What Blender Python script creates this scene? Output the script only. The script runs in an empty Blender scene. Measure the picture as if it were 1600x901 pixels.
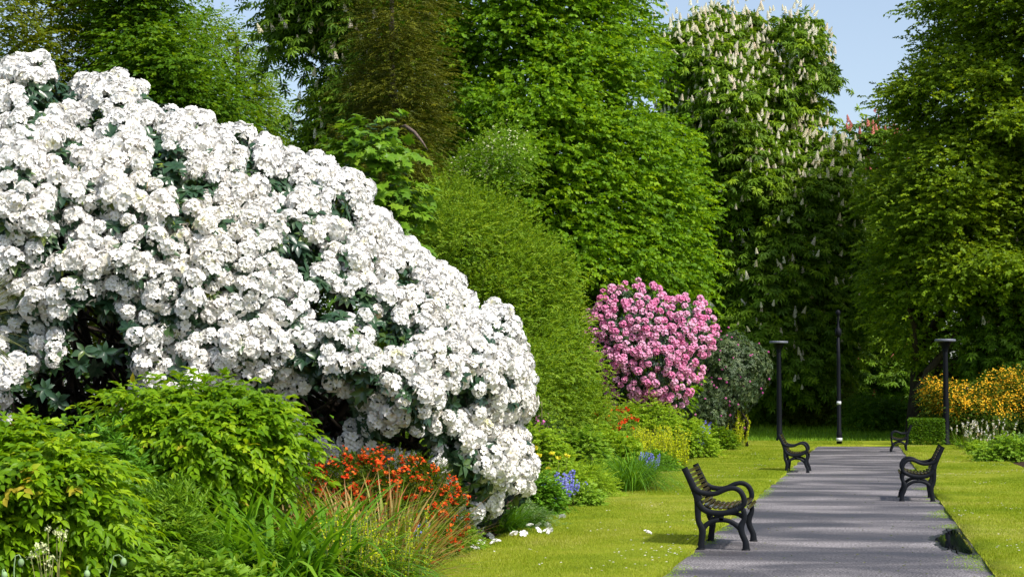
import bpy, math, numpy as np
from mathutils import Vector
rad = math.radians
RG = np.random.default_rng(7)
scene = bpy.context.scene
COL = scene.collection

# ------------------------------------------------------------------ camera
FPX, HOR, CAMH = 3000.0, 630.0, 1.48
PITCH = math.atan((HOR - 450.5) / FPX)
YAW = math.atan(556.0 / FPX * math.cos(PITCH))
cam_d = bpy.data.cameras.new('camera'); cam = bpy.data.objects.new('camera', cam_d)
COL.objects.link(cam); scene.camera = cam
cam.location = (0, 0, CAMH); cam.rotation_euler = (math.pi / 2 + PITCH, 0, YAW)
cam_d.sensor_width = 36; cam_d.lens = 36 * FPX / 1600; cam_d.clip_end = 2000; cam_d.clip_start = .1
FH = np.array([-math.sin(YAW), math.cos(YAW), 0.0]); RT = np.array([math.cos(YAW), math.sin(YAW), 0.0])
FW = FH * math.cos(PITCH) + np.array([0, 0, math.sin(PITCH)])
UP = np.cross(RT, FW)
CP = np.array([0, 0, CAMH])

def P(px, py, d):
    """point of the place seen at photo pixel px, py at horizontal distance d (metres along the view)"""
    px = np.asarray(px, float); py = np.asarray(py, float); d = np.asarray(d, float)
    v = FW + RT * ((px - 800) / FPX)[..., None] + UP * ((450.5 - py) / FPX)[..., None]
    k = d / (v @ FH)
    return CP + v * k[..., None]

def G(px, py, z=0.0):
    px = np.asarray(px, float); py = np.asarray(py, float)
    v = FW + RT * ((px - 800) / FPX)[..., None] + UP * ((450.5 - py) / FPX)[..., None]
    k = (z - CAMH) / v[..., 2]
    return CP + v * k[..., None]

def dist_row(py, z=0.0):
    return float((G(1300, py, z) - CP) @ FH)

# ------------------------------------------------------------------ objects
def link(o, parent=None):
    COL.objects.link(o)
    if parent is not None: o.parent = parent
    return o

def tagit(o, label=None, cat=None, group=None, kind=None):
    if label: o['label'] = label
    if cat: o['category'] = cat
    if group: o['group'] = group
    if kind: o['kind'] = kind
    return o

def thing(name, label, cat, base, group=None):
    o = bpy.data.objects.new(name, None); o.location = base; link(o)
    return tagit(o, label, cat, group)

class MB:
    def __init__(s): s.v = []; s.f = []; s.t = []; s.n = 0
    def add(s, V, F, T=None):
        V = np.asarray(V, np.float64).reshape(-1, 3); F = np.asarray(F, np.int64).reshape(-1, 3)
        if len(V) == 0: return s
        s.v.append(V); s.f.append(F + s.n); s.n += len(V)
        s.t.append(np.zeros(len(V)) if T is None else np.broadcast_to(T, (len(V),)).astype(float))
        return s
    def build(s, name, mat, parent=None, smooth=False, base=None):
        V = np.concatenate(s.v); F = np.concatenate(s.f); T = np.concatenate(s.t)
        if parent is not None and base is None: base = np.array(parent.location)
        if base is not None: V = V - np.asarray(base)
        me = bpy.data.meshes.new(name)
        me.vertices.add(len(V)); me.vertices.foreach_set('co', V.astype(np.float32).ravel())
        me.loops.add(len(F) * 3); me.loops.foreach_set('vertex_index', F.astype(np.int32).ravel())
        me.polygons.add(len(F)); me.polygons.foreach_set('loop_start', np.arange(0, len(F) * 3, 3, dtype=np.int32))
        me.update(calc_edges=True)
        a = me.attributes.new('tint', 'FLOAT', 'POINT'); a.data.foreach_set('value', T.astype(np.float32))
        if smooth: me.polygons.foreach_set('use_smooth', np.ones(len(F), bool))
        me.materials.append(mat)
        o = bpy.data.objects.new(name, me)
        if parent is None and base is not None: o.location = base
        return link(o, parent)

# ------------------------------------------------------------------ materials
def new_mat(name):
    m = bpy.data.materials.new(name); m.use_nodes = True
    nt = m.node_tree; nt.nodes.clear()
    out = nt.nodes.new('ShaderNodeOutputMaterial')
    return m, nt, out

def ramp(nt, fac, stops):
    r = nt.nodes.new('ShaderNodeValToRGB'); e = r.color_ramp.elements
    while len(e) < len(stops): e.new(.5)
    for i, (p, c) in enumerate(stops):
        e[i].position = p; e[i].color = (*c, 1)
    nt.links.new(fac, r.inputs[0]); return r.outputs[0]

def leaf_mat(name, stops, trans=.42, rough=.55, spec=.22, tcol=1.25):
    m, nt, out = new_mat(name)
    at = nt.nodes.new('ShaderNodeAttribute'); at.attribute_name = 'tint'
    c = ramp(nt, at.outputs['Fac'], stops)
    b = nt.nodes.new('ShaderNodeBsdfPrincipled'); b.inputs['Roughness'].default_value = rough
    b.inputs['Specular IOR Level'].default_value = spec
    nt.links.new(c, b.inputs['Base Color'])
    if trans > 0:
        t = nt.nodes.new('ShaderNodeBsdfTranslucent')
        mx = nt.nodes.new('ShaderNodeMix'); mx.data_type = 'RGBA'; mx.blend_type = 'MULTIPLY'
        mx.inputs[0].default_value = 1; mx.inputs[7].default_value = (1.15 * tcol, 1.0 * tcol, .5 * tcol, 1)
        nt.links.new(c, mx.inputs[6]); nt.links.new(mx.outputs[2], t.inputs[0])
        s = nt.nodes.new('ShaderNodeMixShader'); s.inputs[0].default_value = trans
        nt.links.new(b.outputs[0], s.inputs[1]); nt.links.new(t.outputs[0], s.inputs[2])
        nt.links.new(s.outputs[0], out.inputs[0])
    else: nt.links.new(b.outputs[0], out.inputs[0])
    return m

def petal_mat(name, stops, trans=.25):
    m, nt, out = new_mat(name)
    at = nt.nodes.new('ShaderNodeAttribute'); at.attribute_name = 'tint'
    c = ramp(nt, at.outputs['Fac'], stops)
    b = nt.nodes.new('ShaderNodeBsdfDiffuse'); t = nt.nodes.new('ShaderNodeBsdfTranslucent')
    nt.links.new(c, b.inputs[0]); nt.links.new(c, t.inputs[0])
    s = nt.nodes.new('ShaderNodeMixShader'); s.inputs[0].default_value = trans
    nt.links.new(b.outputs[0], s.inputs[1]); nt.links.new(t.outputs[0], s.inputs[2])
    nt.links.new(s.outputs[0], out.inputs[0]); return m

def noise_mat(name, stops, scale=(1, 1, 1), nscale=5, detail=6, rough=.8, bump=.0, bscale=60, spec=.3, fine=None):
    m, nt, out = new_mat(name)
    tc = nt.nodes.new('ShaderNodeTexCoord'); mp = nt.nodes.new('ShaderNodeMapping')
    mp.inputs['Scale'].default_value = scale; nt.links.new(tc.outputs['Object'], mp.inputs[0])
    n = nt.nodes.new('ShaderNodeTexNoise'); n.inputs['Scale'].default_value = nscale; n.inputs['Detail'].default_value = detail
    nt.links.new(mp.outputs[0], n.inputs[0])
    c = ramp(nt, n.outputs[0], stops)
    b = nt.nodes.new('ShaderNodeBsdfPrincipled'); b.inputs['Roughness'].default_value = rough
    b.inputs['Specular IOR Level'].default_value = spec
    if fine:
        n3 = nt.nodes.new('ShaderNodeTexNoise'); n3.inputs['Scale'].default_value = fine[0]; n3.inputs['Detail'].default_value = 3
        nt.links.new(tc.outputs['Object'], n3.inputs[0])
        c3 = ramp(nt, n3.outputs[0], [(.35, (fine[1],) * 3), (.65, (fine[2],) * 3)])
        mx = nt.nodes.new('ShaderNodeMix'); mx.data_type = 'RGBA'; mx.blend_type = 'MULTIPLY'; mx.inputs[0].default_value = 1
        nt.links.new(c, mx.inputs[6]); nt.links.new(c3, mx.inputs[7]); c = mx.outputs[2]
    nt.links.new(c, b.inputs['Base Color'])
    if bump:
        n2 = nt.nodes.new('ShaderNodeTexNoise'); n2.inputs['Scale'].default_value = bscale; n2.inputs['Detail'].default_value = 4
        nt.links.new(tc.outputs['Object'], n2.inputs[0])
        bp = nt.nodes.new('ShaderNodeBump'); bp.inputs['Strength'].default_value = bump; bp.inputs['Distance'].default_value = .02
        nt.links.new(n2.outputs[0], bp.inputs['Height']); nt.links.new(bp.outputs[0], b.inputs['Normal'])
    nt.links.new(b.outputs[0], out.inputs[0]); return m

def plain(name, col, rough=.5, spec=.5, metal=0):
    m, nt, out = new_mat(name)
    b = nt.nodes.new('ShaderNodeBsdfPrincipled'); b.inputs['Roughness'].default_value = rough
    b.inputs['Specular IOR Level'].default_value = spec; b.inputs['Metallic'].default_value = metal
    tc = nt.nodes.new('ShaderNodeTexCoord'); n = nt.nodes.new('ShaderNodeTexNoise')
    n.inputs['Scale'].default_value = 14; n.inputs['Detail'].default_value = 5; nt.links.new(tc.outputs['Object'], n.inputs[0])
    c = ramp(nt, n.outputs[0], [(.3, tuple(x * .75 for x in col)), (.7, tuple(min(1, x * 1.3) for x in col))])
    nt.links.new(c, b.inputs['Base Color']); nt.links.new(b.outputs[0], out.inputs[0]); return m

def L3(a, b, c): return [(0, a), (.5, b), (1, c)]
M = {}
M['lime'] = leaf_mat('lime_leaf', L3((0.06, 0.15, 0.004), (0.145, 0.295, 0.006), (0.3, 0.46, 0.01)))
M['oak'] = leaf_mat('oak_leaf', L3((0.05, 0.09, 0.004), (0.12, 0.17, 0.006), (0.22, 0.25, 0.01)))
M['maple'] = leaf_mat('maple_leaf', L3((0.04, 0.11, 0.004), (0.09, 0.2, 0.005), (0.19, 0.31, 0.008)))
M['spring'] = leaf_mat('spring_leaf', L3((.09, .19, .006), (.15, .26, .008), (.25, .34, .012)))
M['chestnut'] = leaf_mat('chestnut_leaf', L3((0.06, 0.13, 0.008), (0.14, 0.26, 0.012), (0.28, 0.42, 0.016)), trans=.3)
M['candle'] = petal_mat('chestnut_flower', [(0, (.80, .72, .50)), (.6, (.90, .86, .70)), (1, (.90, .74, .58))], trans=.4)
M['pinkcandle'] = petal_mat('red_chestnut_flower', [(0, (.45, .10, .08)), (1, (.75, .28, .22))])
M['conifer'] = leaf_mat('conifer_needles', L3((0.05, 0.07, 0.006), (0.12, 0.14, 0.008), (0.25, 0.25, 0.012)), trans=.2)
M['beech'] = leaf_mat('beech_leaf', L3((0.075, 0.135, 0.004), (0.17, 0.28, 0.007), (0.35, 0.46, 0.016)), trans=.4)
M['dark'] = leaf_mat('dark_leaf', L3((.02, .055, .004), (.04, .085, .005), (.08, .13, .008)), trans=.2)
M['syc'] = leaf_mat('sycamore_leaf', L3((0.07, 0.17, 0.01), (0.14, 0.28, 0.015), (0.24, 0.38, 0.03)), trans=.35, rough=.4)
M['fine'] = leaf_mat('fine_shrub_leaf', L3((.085, .175, .008), (.185, .32, .014), (.33, .46, .04)))
M['shrub'] = leaf_mat('kerria_leaf', [(0, (.07, .17, .004)), (.5, (.175, .33, .006)), (.9, (.34, .49, .014)), (1, (.42, .34, .03))], rough=.45)
M['peony'] = leaf_mat('peony_leaf', L3((.05, .15, .008), (.10, .25, .012), (.19, .36, .03)), rough=.4, trans=.25)
M['low'] = leaf_mat('low_leaf', L3((0.09, 0.21, 0.012), (0.18, 0.34, 0.02), (0.28, 0.44, 0.05)), rough=.5)
M['bedg'] = leaf_mat('bed_leaf', L3((0.11, 0.22, 0.012), (0.22, 0.38, 0.02), (0.36, 0.52, 0.04)))
M['bedb'] = leaf_mat('bed_leaf_bluish', L3((.04, .12, .02), (.10, .22, .05), (.25, .38, .16)), spec=.5)
M['blade'] = leaf_mat('strap_leaf', [(0, (.05, .14, .005)), (.5, (.13, .30, .012)), (.85, (.26, .44, .03)), (1, (.4, .5, .08))], rough=.45, spec=.3)
M['iris'] = leaf_mat('iris_leaf', [(0, (.10, .2, .01)), (.45, (.24, .32, .03)), (.7, (.45, .34, .12)), (1, (.5, .17, .08))], rough=.45)
M['cordy'] = leaf_mat('cordyline_leaf', L3((.05, .09, .02), (.12, .16, .03), (.25, .25, .08)), rough=.4)
M['rleaf'] = leaf_mat('rhododendron_leaf', [(0, (.012, .04, .018)), (.6, (.03, .075, .03)), (.9, (.07, .12, .02)), (1, (.20, .24, .02))], trans=.08, rough=.32, spec=.55)
M['dleaf'] = leaf_mat('dark_rhododendron_leaf', [(0, (.02, .045, .015)), (.6, (.05, .085, .025)), (1, (.15, .19, .07))], trans=.08, rough=.45, spec=.35)
M['white'] = petal_mat('white_petal', [(0, (.86, .855, .84)), (.5, (.84, .79, .72)), (.8, (.62, .62, .36)), (1, (.62, .38, .16))])
M['pink'] = petal_mat('pink_petal', [(0, (.90, .64, .76)), (.5, (.82, .30, .53)), (1, (.65, .05, .22))])
M['magenta'] = petal_mat('magenta_petal', [(0, (.6, .08, .4)), (1, (.75, .25, .5))])
M['orange'] = petal_mat('orange_petal', [(0, (.82, .36, .02)), (.5, (.9, .52, .03)), (1, (.88, .64, .06))])
M['redp'] = petal_mat('red_bract', [(0, (.45, .022, .008)), (.6, (.72, .08, .018)), (1, (.75, .22, .04))])
M['blue'] = petal_mat('blue_petal', [(0, (.16, .16, .62)), (1, (.38, .40, .85))])
M['yellow'] = petal_mat('yellow_petal', [(0, (.7, .6, .02)), (1, (.85, .8, .08))])
M['ygreen'] = petal_mat('yellowgreen_spike', [(0, (.32, .42, .01)), (1, (.65, .66, .03))])
M['cream'] = petal_mat('cream_petal', [(0, (.6, .65, .3)), (1, (.85, .84, .6))])
M['redleaf'] = leaf_mat('red_leaf', L3((.03, .008, .008), (.07, .02, .012), (.12, .05, .02)), trans=.1, rough=.3)
M['azalea'] = leaf_mat('azalea_leaf', L3((.04, .09, .006), (.08, .15, .008), (.2, .2, .01)))
M['bark'] = noise_mat('bark', [(.3, (.018, .013, .009)), (.7, (.06, .045, .03))], scale=(6, 6, 1), nscale=4, bump=.5, bscale=20, rough=.9)
M['barkgrey'] = noise_mat('grey_bark', [(.3, (.07, .05, .04)), (.7, (.2, .15, .12))], scale=(6, 6, 1), nscale=4, rough=.9)
M['stem'] = noise_mat('stem', [(.3, (.10, .13, .03)), (.7, (.22, .2, .07))], nscale=20)
M['redstem'] = noise_mat('red_stem', [(.3, (.12, .06, .02)), (.7, (.25, .12, .04))], nscale=20)
M['grass'] = leaf_mat('grass_blade', [(0, (.12, .20, .006)), (.45, (.23, .31, .008)), (.75, (.34, .38, .03)), (1, (.48, .46, .14))], trans=.3, rough=.6, spec=.2)
M['lawn'] = noise_mat('lawn_turf', [(.3, (.13, .18, .008)), (.5, (.20, .25, .012)), (.7, (.28, .29, .03))], nscale=1.1, bump=.4, bscale=90, rough=.9, spec=.1, fine=(55, .6, 1.2))
M['farlawn'] = noise_mat('far_turf', [(.3, (.07, .19, .004)), (.7, (.15, .30, .008))], nscale=.8, bump=.5, bscale=30, rough=.9, spec=.1, fine=(14, .6, 1.2))
M['soil'] = noise_mat('soil', [(.3, (.02, .012, .008)), (.7, (.07, .04, .028))], nscale=9, bump=.9, bscale=40, rough=.95, spec=.1, fine=(50, .6, 1.3))
M['iron'] = plain('painted_iron', (.003, .0045, .008), .6, .22)
M['slat'] = plain('varnished_slat', (.05, .038, .010), .16, .6)
M['post'] = plain('post_paint', (.004, .005, .008), .6, .15)
M['bud'] = plain('poppy_bud_green', (.24, .36, .17), .7, .2)
M['plate'] = plain('post_cap_metal', (.13, .14, .18), .5, .4)
M['band'] = plain('pale_band', (.55, .56, .58), .6)
# asphalt: streaks of damp and of dappled light painted into the colour, fine aggregate
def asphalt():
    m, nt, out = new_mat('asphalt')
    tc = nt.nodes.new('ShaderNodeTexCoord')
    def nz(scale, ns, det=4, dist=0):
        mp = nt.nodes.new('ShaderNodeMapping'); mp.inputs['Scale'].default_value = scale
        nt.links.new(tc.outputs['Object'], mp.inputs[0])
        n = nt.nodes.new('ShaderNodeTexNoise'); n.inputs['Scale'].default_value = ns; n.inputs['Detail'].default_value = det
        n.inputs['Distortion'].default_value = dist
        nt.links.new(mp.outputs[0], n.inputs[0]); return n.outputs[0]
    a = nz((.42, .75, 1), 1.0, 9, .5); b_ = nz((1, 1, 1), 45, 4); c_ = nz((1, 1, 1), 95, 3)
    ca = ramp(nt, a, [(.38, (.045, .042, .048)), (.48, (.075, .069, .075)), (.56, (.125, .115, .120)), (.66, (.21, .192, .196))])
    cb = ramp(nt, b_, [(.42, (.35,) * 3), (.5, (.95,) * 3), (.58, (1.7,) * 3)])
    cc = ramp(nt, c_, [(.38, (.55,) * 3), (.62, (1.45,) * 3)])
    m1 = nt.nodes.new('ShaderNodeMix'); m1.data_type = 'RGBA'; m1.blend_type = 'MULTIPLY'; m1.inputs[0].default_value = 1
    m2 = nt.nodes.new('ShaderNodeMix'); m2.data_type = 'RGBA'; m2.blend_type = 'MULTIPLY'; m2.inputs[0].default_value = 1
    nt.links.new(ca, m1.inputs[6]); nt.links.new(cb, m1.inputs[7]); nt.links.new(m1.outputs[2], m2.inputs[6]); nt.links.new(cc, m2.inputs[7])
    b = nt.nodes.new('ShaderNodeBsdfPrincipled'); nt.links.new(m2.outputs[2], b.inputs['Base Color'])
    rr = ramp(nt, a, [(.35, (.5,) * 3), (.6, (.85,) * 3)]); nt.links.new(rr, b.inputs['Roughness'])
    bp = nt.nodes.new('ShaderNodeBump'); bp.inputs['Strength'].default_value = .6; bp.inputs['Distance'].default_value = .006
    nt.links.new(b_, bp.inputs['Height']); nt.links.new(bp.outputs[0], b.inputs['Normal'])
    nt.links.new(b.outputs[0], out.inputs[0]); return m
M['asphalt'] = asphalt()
m, nt, out = new_mat('puddle_water')
b = nt.nodes.new('ShaderNodeBsdfPrincipled'); b.inputs['Base Color'].default_value = (.006, .008, .012, 1)
b.inputs['Roughness'].default_value = .03; b.inputs['IOR'].default_value = 1.33
nt.links.new(b.outputs[0], out.inputs[0]); M['water'] = m

# ------------------------------------------------------------------ vector tools
def nrm(v): return v / np.maximum(np.linalg.norm(v, axis=-1, keepdims=True), 1e-9)
def hashf(i, j, k, s):
    h = (i * 374761393 + j * 668265263 + k * 2147483647 + s * 1274126177) & 0xffffffff
    h = ((h ^ (h >> 13)) * 1274126177) & 0xffffffff
    return ((h ^ (h >> 16)) & 0xffff) / 65535.0
def vn(p, s=0):
    p = np.asarray(p, float); i = np.floor(p).astype(np.int64); f = p - i; f = f * f * (3 - 2 * f); r = 0
    for a in (0, 1):
        for b_ in (0, 1):
            for c in (0, 1):
                w = (f[..., 0] if a else 1 - f[..., 0]) * (f[..., 1] if b_ else 1 - f[..., 1]) * (f[..., 2] if c else 1 - f[..., 2])
                r = r + w * hashf(i[..., 0] + a, i[..., 1] + b_, i[..., 2] + c, s)
    return r
def fbm(p, s=0): return (vn(p, s) + .5 * vn(np.asarray(p) * 2.1, s + 1) + .25 * vn(np.asarray(p) * 4.3, s + 2)) / 1.75

# leaf templates: x across, y along, z normal
def T_diamond():
    return np.array([(0, 0, 0), (.5, .42, .08), (0, 1, -.10), (-.5, .42, .08)]), np.array([(0, 1, 2), (0, 2, 3)])
def T_leaf():
    v = [(0, 0, 0), (-.34, .25, .06), (0, .3, -.02), (.34, .25, .06), (-.42, .58, .04), (0, .62, -.07), (.42, .58, .04), (0, 1, -.22)]
    f = [(0, 2, 1), (0, 3, 2), (1, 2, 5), (1, 5, 4), (2, 3, 6), (2, 6, 5), (4, 5, 7), (5, 6, 7)]
    return np.array(v, float), np.array(f)
def T_maple():
    pts = [(0, 0), (.18, .12), (.52, .02), (.38, .3), (.66, .55), (.3, .55), (.16, .72), (0, 1.0), (-.16, .72), (-.3, .55), (-.66, .55), (-.38, .3), (-.52, .02), (-.18, .12)]
    v = [(0, .35, .04)] + [(x, y, -.18 * (x * x + max(0, y - .35) ** 2)) for x, y in pts]
    n = len(pts)
    return np.array(v, float), np.array([(0, 1 + i, 1 + (i + 1) % n) for i in range(n)])
def T_palm():
    V = []; F = []
    for a in (-100, -50, 0, 50, 100):
        c, s = math.sin(rad(a)), math.cos(rad(a)); l = 1 - .25 * abs(a) / 100; k = len(V)
        for x, y, z in ((0, 0.05, 0), (.14, .55, -.08), (0, 1, -.5), (-.14, .55, -.08)):
            y2 = y * l; V.append((c * y2 + s * x, s * y2 - c * x, z * l))
        F += [(k, k + 1, k + 2), (k, k + 2, k + 3)]
    return np.array(V), np.array(F)
DIA, LEAF, MAPLE, PALM = T_diamond(), T_leaf(), T_maple(), T_palm()

def inst(tpl, pos, Y, Z, L, W, tint, mb, tv_t=None):
    """copy a template to every position; L along the leaf, W across"""
    tv, tf = tpl; N = len(pos)
    if N == 0: return
    Y = nrm(Y); X = nrm(np.cross(Y, Z)); Z = np.cross(X, Y)
    L = np.broadcast_to(L, (N,)); W = np.broadcast_to(W, (N,))
    V = pos[:, None, :] + tv[None, :, 0:1] * (X * W[:, None])[:, None, :] + tv[None, :, 1:2] * (Y * L[:, None])[:, None, :] + tv[None, :, 2:3] * (Z * L[:, None])[:, None, :]
    F = tf[None] + (np.arange(N) * len(tv))[:, None, None]
    T = np.broadcast_to(np.asarray(tint, float), (N,))[:, None] + (0 if tv_t is None else tv_t[None])
    mb.add(V.reshape(-1, 3), F.reshape(-1, 3), np.clip(T + np.zeros((N, len(tv))), 0, 1).ravel())

def inst_tinted(tpl, vt, pos, Y, Z, L, W, base, mb): inst(tpl, pos, Y, Z, L, W, base, mb, vt)

def sprays(o, d, L, nl, ll, lw, tint, mb, rng, tpl=DIA, ang=55, droop=.3, flat=.7, jit=.35, hang=.15):
    """twigs at o along d carrying nl leaves each, alternately left and right"""
    N = len(o); j = np.arange(nl); t = (j + .6) / nl
    d = nrm(d); up = np.array([0, 0, 1.0])
    L = np.broadcast_to(L, (N,))
    pos = o[:, None, :] + d[:, None, :] * (L[:, None] * t[None])[..., None] - up * (droop * L[:, None] * (t ** 2)[None])[..., None]
    side = nrm(np.cross(d, up) + 1e-4); sg = np.where(j % 2 == 0, 1., -1.)
    a = rad(ang) * (1 - .6 * t)
    Y = d[:, None, :] * np.cos(a)[None, :, None] + side[:, None, :] * (np.sin(a) * sg)[None, :, None] - up * hang + rng.normal(0, jit * .6, (N, nl, 3))
    Z = up * flat + d[:, None, :] * (1 - flat) + rng.normal(0, jit, (N, nl, 3))
    s = rng.uniform(.7, 1.15, (N, nl))
    tn = np.broadcast_to(tint, (N,))[:, None] + rng.normal(0, .1, (N, nl))
    inst(tpl, pos.reshape(-1, 3), Y.reshape(-1, 3), Z.reshape(-1, 3), (ll * s).ravel(), (lw * s).ravel(), tn.ravel(), mb)

# ------------------------------------------------------------------ volumes grown from a drawn outline
def inpoly(px, py, poly):
    x, y = poly[:, 0], poly[:, 1]; x2, y2 = np.roll(x, -1), np.roll(y, -1)
    r = np.zeros(len(px), bool)
    for i in range(len(x)):
        c = ((y[i] > py) != (y2[i] > py)) & (px < (x2[i] - x[i]) * (py - y[i]) / (y2[i] - y[i] + 1e-12) + x[i]); r ^= c
    return r
def edge(px, py, poly):
    best = np.full(len(px), 1e9); qx = np.zeros(len(px)); qy = np.zeros(len(px)); q = np.roll(poly, -1, 0)
    for a, b_ in zip(poly, q):
        e = b_ - a; t = np.clip(((px - a[0]) * e[0] + (py - a[1]) * e[1]) / (e @ e + 1e-9), 0, 1)
        cx, cy = a[0] + t * e[0], a[1] + t * e[1]; dd = np.hypot(px - cx, py - cy); m_ = dd < best
        best[m_] = dd[m_]; qx[m_] = cx[m_]; qy[m_] = cy[m_]
    return best, qx, qy

def grow(poly, D, T, n, rng, R=None, amp=.35, fr=(.5, .5), s_front=.68, s_back=.08, seed=0, gap=0., gapf=1., holes=(), smin=.8, inset=0.):
    """n points through a rounded volume whose side view is poly (photo px) at distance D, depth +-T metres.
    returns positions, outward directions, s"""
    poly = np.array(poly, float); lo, hi = poly.min(0), poly.max(0); k = D / FPX
    px = np.empty(0); py = np.empty(0)
    while len(px) < n:
        x = rng.uniform(lo[0], hi[0], n * 2); y = rng.uniform(lo[1], hi[1], n * 2); m_ = inpoly(x, y, poly)
        x, y = x[m_], y[m_]
        keep = ((x > -70) & (x < 1670) & (y > -70) & (y < 960)) | (rng.random(len(x)) < .22); x, y = x[keep], y[keep]
        if inset > 0:
            keep = edge(x, y, poly)[0] > inset * rng.uniform(.3, 1.2, len(x)); x, y = x[keep], y[keep]
        if gap > 0:
            g = fbm(np.stack([x * k * gapf, y * k * gapf, 0 * x], -1), seed + 50)
            keep = g > gap; x, y = x[keep], y[keep]
        for hx, hy, hr, hs, pr in holes:
            keep = (((x - hx) / hr) ** 2 + ((y - hy) / hs) ** 2 > 1) | (rng.random(len(x)) > pr); x, y = x[keep], y[keep]
        px = np.concatenate([px, x]); py = np.concatenate([py, y])
    px, py = px[:n], py[:n]
    dd, qx, qy = edge(px, py, poly)
    if R is None: R = T / k
    t = np.clip(dd / R, 0, 1); bulge = np.sqrt(1 - (1 - t) ** 2)
    u = rng.random(n); s = np.where(u < s_front, rng.uniform(smin, 1.03, n), np.where(u < 1 - s_back, rng.uniform(-.5, smin, n), rng.uniform(-1, -.5, n)))
    nz = fbm(np.stack([px * k * fr[0], py * k * fr[1], s * .7], -1), seed) * 2 - 1
    off = T * bulge * s * (1 + amp * nz * 1.6) + .22 * np.minimum(T, 3) * amp * bulge * (fbm(np.stack([px * k * fr[0] * 3.1, py * k * fr[1] * 3.1, s], -1), seed + 9) * 2 - 1) * 2
    pos = P(px, py, D - off)
    ex, ey = (qx - px) / (dd + 1e-6), (qy - py) / (dd + 1e-6)
    out = (RT * ex[:, None] - UP * ey[:, None]) * (1 - t * .8)[:, None] - FH * (bulge * np.sign(s))[:, None] + np.array([0, 0, .35])
    return pos, nrm(out), s

def tube(mb, pts, radii, n=7, tint=0):
    pts = np.array(pts, float); K = len(pts); radii = np.broadcast_to(radii, (K,))
    tg = np.gradient(pts, axis=0); tg = nrm(tg); ref = np.array([.31, .77, .1]); V = []
    for i in range(K):
        x = nrm(np.cross(tg[i], ref)); y = np.cross(tg[i], x); a = np.arange(n) * 2 * math.pi / n
        V.append(pts[i] + radii[i] * (np.cos(a)[:, None] * x + np.sin(a)[:, None] * y))
    V = np.concatenate(V); F = []
    for i in range(K - 1):
        for j in range(n):
            a, b_ = i * n + j, i * n + (j + 1) % n; F += [(a, b_, b_ + n), (a, b_ + n, a + n)]
    c0 = len(V); V = np.concatenate([V, pts[:1], pts[-1:]])
    for j in range(n): F += [(c0, (j + 1) % n, j), (c0 + 1, (K - 1) * n + j, (K - 1) * n + (j + 1) % n)]
    mb.add(V, F, tint)

def crook(a, b_, rng, k=6, w=.06, sag=0):
    a, b_ = np.array(a, float), np.array(b_, float); t = np.linspace(0, 1, k)[:, None]; L = np.linalg.norm(b_ - a)
    p = a + (b_ - a) * t + rng.normal(0, w * L, (k, 3)) * np.sin(t * math.pi) * .6
    p[:, 2] += sag * L * np.sin(t[:, 0] * math.pi); return p

def wood(base, top, tips, r0, rng, mat, parent, name='trunk', n=8, w=.04):
    mb = MB(); base, top = np.array(base, float), np.array(top, float)
    tr = crook(base, top, rng, 9, .02); rr = r0 * np.linspace(1, .25, 9); rr[0] *= 1.35
    tube(mb, tr, rr, 10)
    for tp in tips:
        hd = np.linalg.norm((np.array(tp) - tr)[:, :2], axis=1); i = int(np.clip(np.argmin(np.abs(tr[:, 2] - (tp[2] - .45 * hd))), 1, 8)); st = tr[i]
        pth = crook(st, tp, rng, 7, w, .1); tube(mb, pth, rr[i] * np.linspace(.55, .08, 7), 6)
    return mb.build(name, mat, parent, smooth=True)

def tree(name, label, cat, poly, D, T, mat, n, leaf, spread=(.45, .25), nsp=9, nl=7, slen=.4, tpl=DIA, base=None, baseX=None, r0=.35,
         seed=1, group=None, droop=.3, hang=.2, fr=(.5, .5), amp=.35, gap=0., gapf=.6, flat=.7, R=None, zb=0., extra=None, tintb=.42, bark='bark',
         crown_name='crown', topy=None, tilt=0., ntips=22, s_front=.68, lw=.6, jit=.35, holes=(), trunk_name='trunk', wide=True):
    rng = np.random.default_rng(seed)
    pl = np.array(poly, float); cx = (pl[:, 0].min() + pl[:, 0].max()) / 2 if baseX is None else baseX
    b0 = P(cx, 600, D); b0[2] = zb
    t = thing(name, label, cat, b0, group)
    pos, outw, s = grow(poly, D, T, n, rng, R=R, amp=amp, fr=fr, inset=.8 * (spread[0] + .5 * slen) * FPX / D, seed=seed * 7, gap=gap, gapf=gapf, s_front=s_front, holes=holes)
    ty = pl[:, 1].min() if topy is None else topy
    top = P(cx, ty + .15 * (pl[:, 1].max() - ty), D)
    idx = rng.choice(n, min(ntips, n), replace=False)
    wood(b0, top, pos[idx] - outw[idx] * .3, r0, rng, M[bark], t, name=trunk_name)
    # boughs -> sprays -> leaves
    N = n * nsp
    o = np.repeat(pos, nsp, 0); ow = np.repeat(outw, nsp, 0)
    g = rng.normal(0, 1, (N, 3)) * np.array([spread[0], spread[0], spread[1]])
    # keep sprays below the domed top of their bough: arched clumps
    g[:, 2] -= .35 * spread[1] * (g[:, 0] ** 2 + g[:, 1] ** 2) / spread[0] ** 2
    d = ow * .8 + g / (spread[0] + .01) * .55 + rng.normal(0, .3, (N, 3)) + np.array([0, 0, tilt])
    if wide: d[:, 2] *= .55
    tb = np.repeat(np.clip(rng.normal(tintb, .19, n), 0, 1), nsp)
    mb = MB()
    sprays(o + g, d, slen * rng.uniform(.6, 1.2, N), nl, leaf, leaf * lw, tb + .12 * np.clip(g[:, 2] / spread[1], -1, 1) * 0 + rng.normal(0, .06, N), mb, rng, tpl=tpl, droop=droop, hang=hang, flat=flat, jit=jit)
    mb.build(crown_name, mat, t)
    if extra: extra(t, pos, outw, s, rng)
    return t, pos, outw, s

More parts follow.
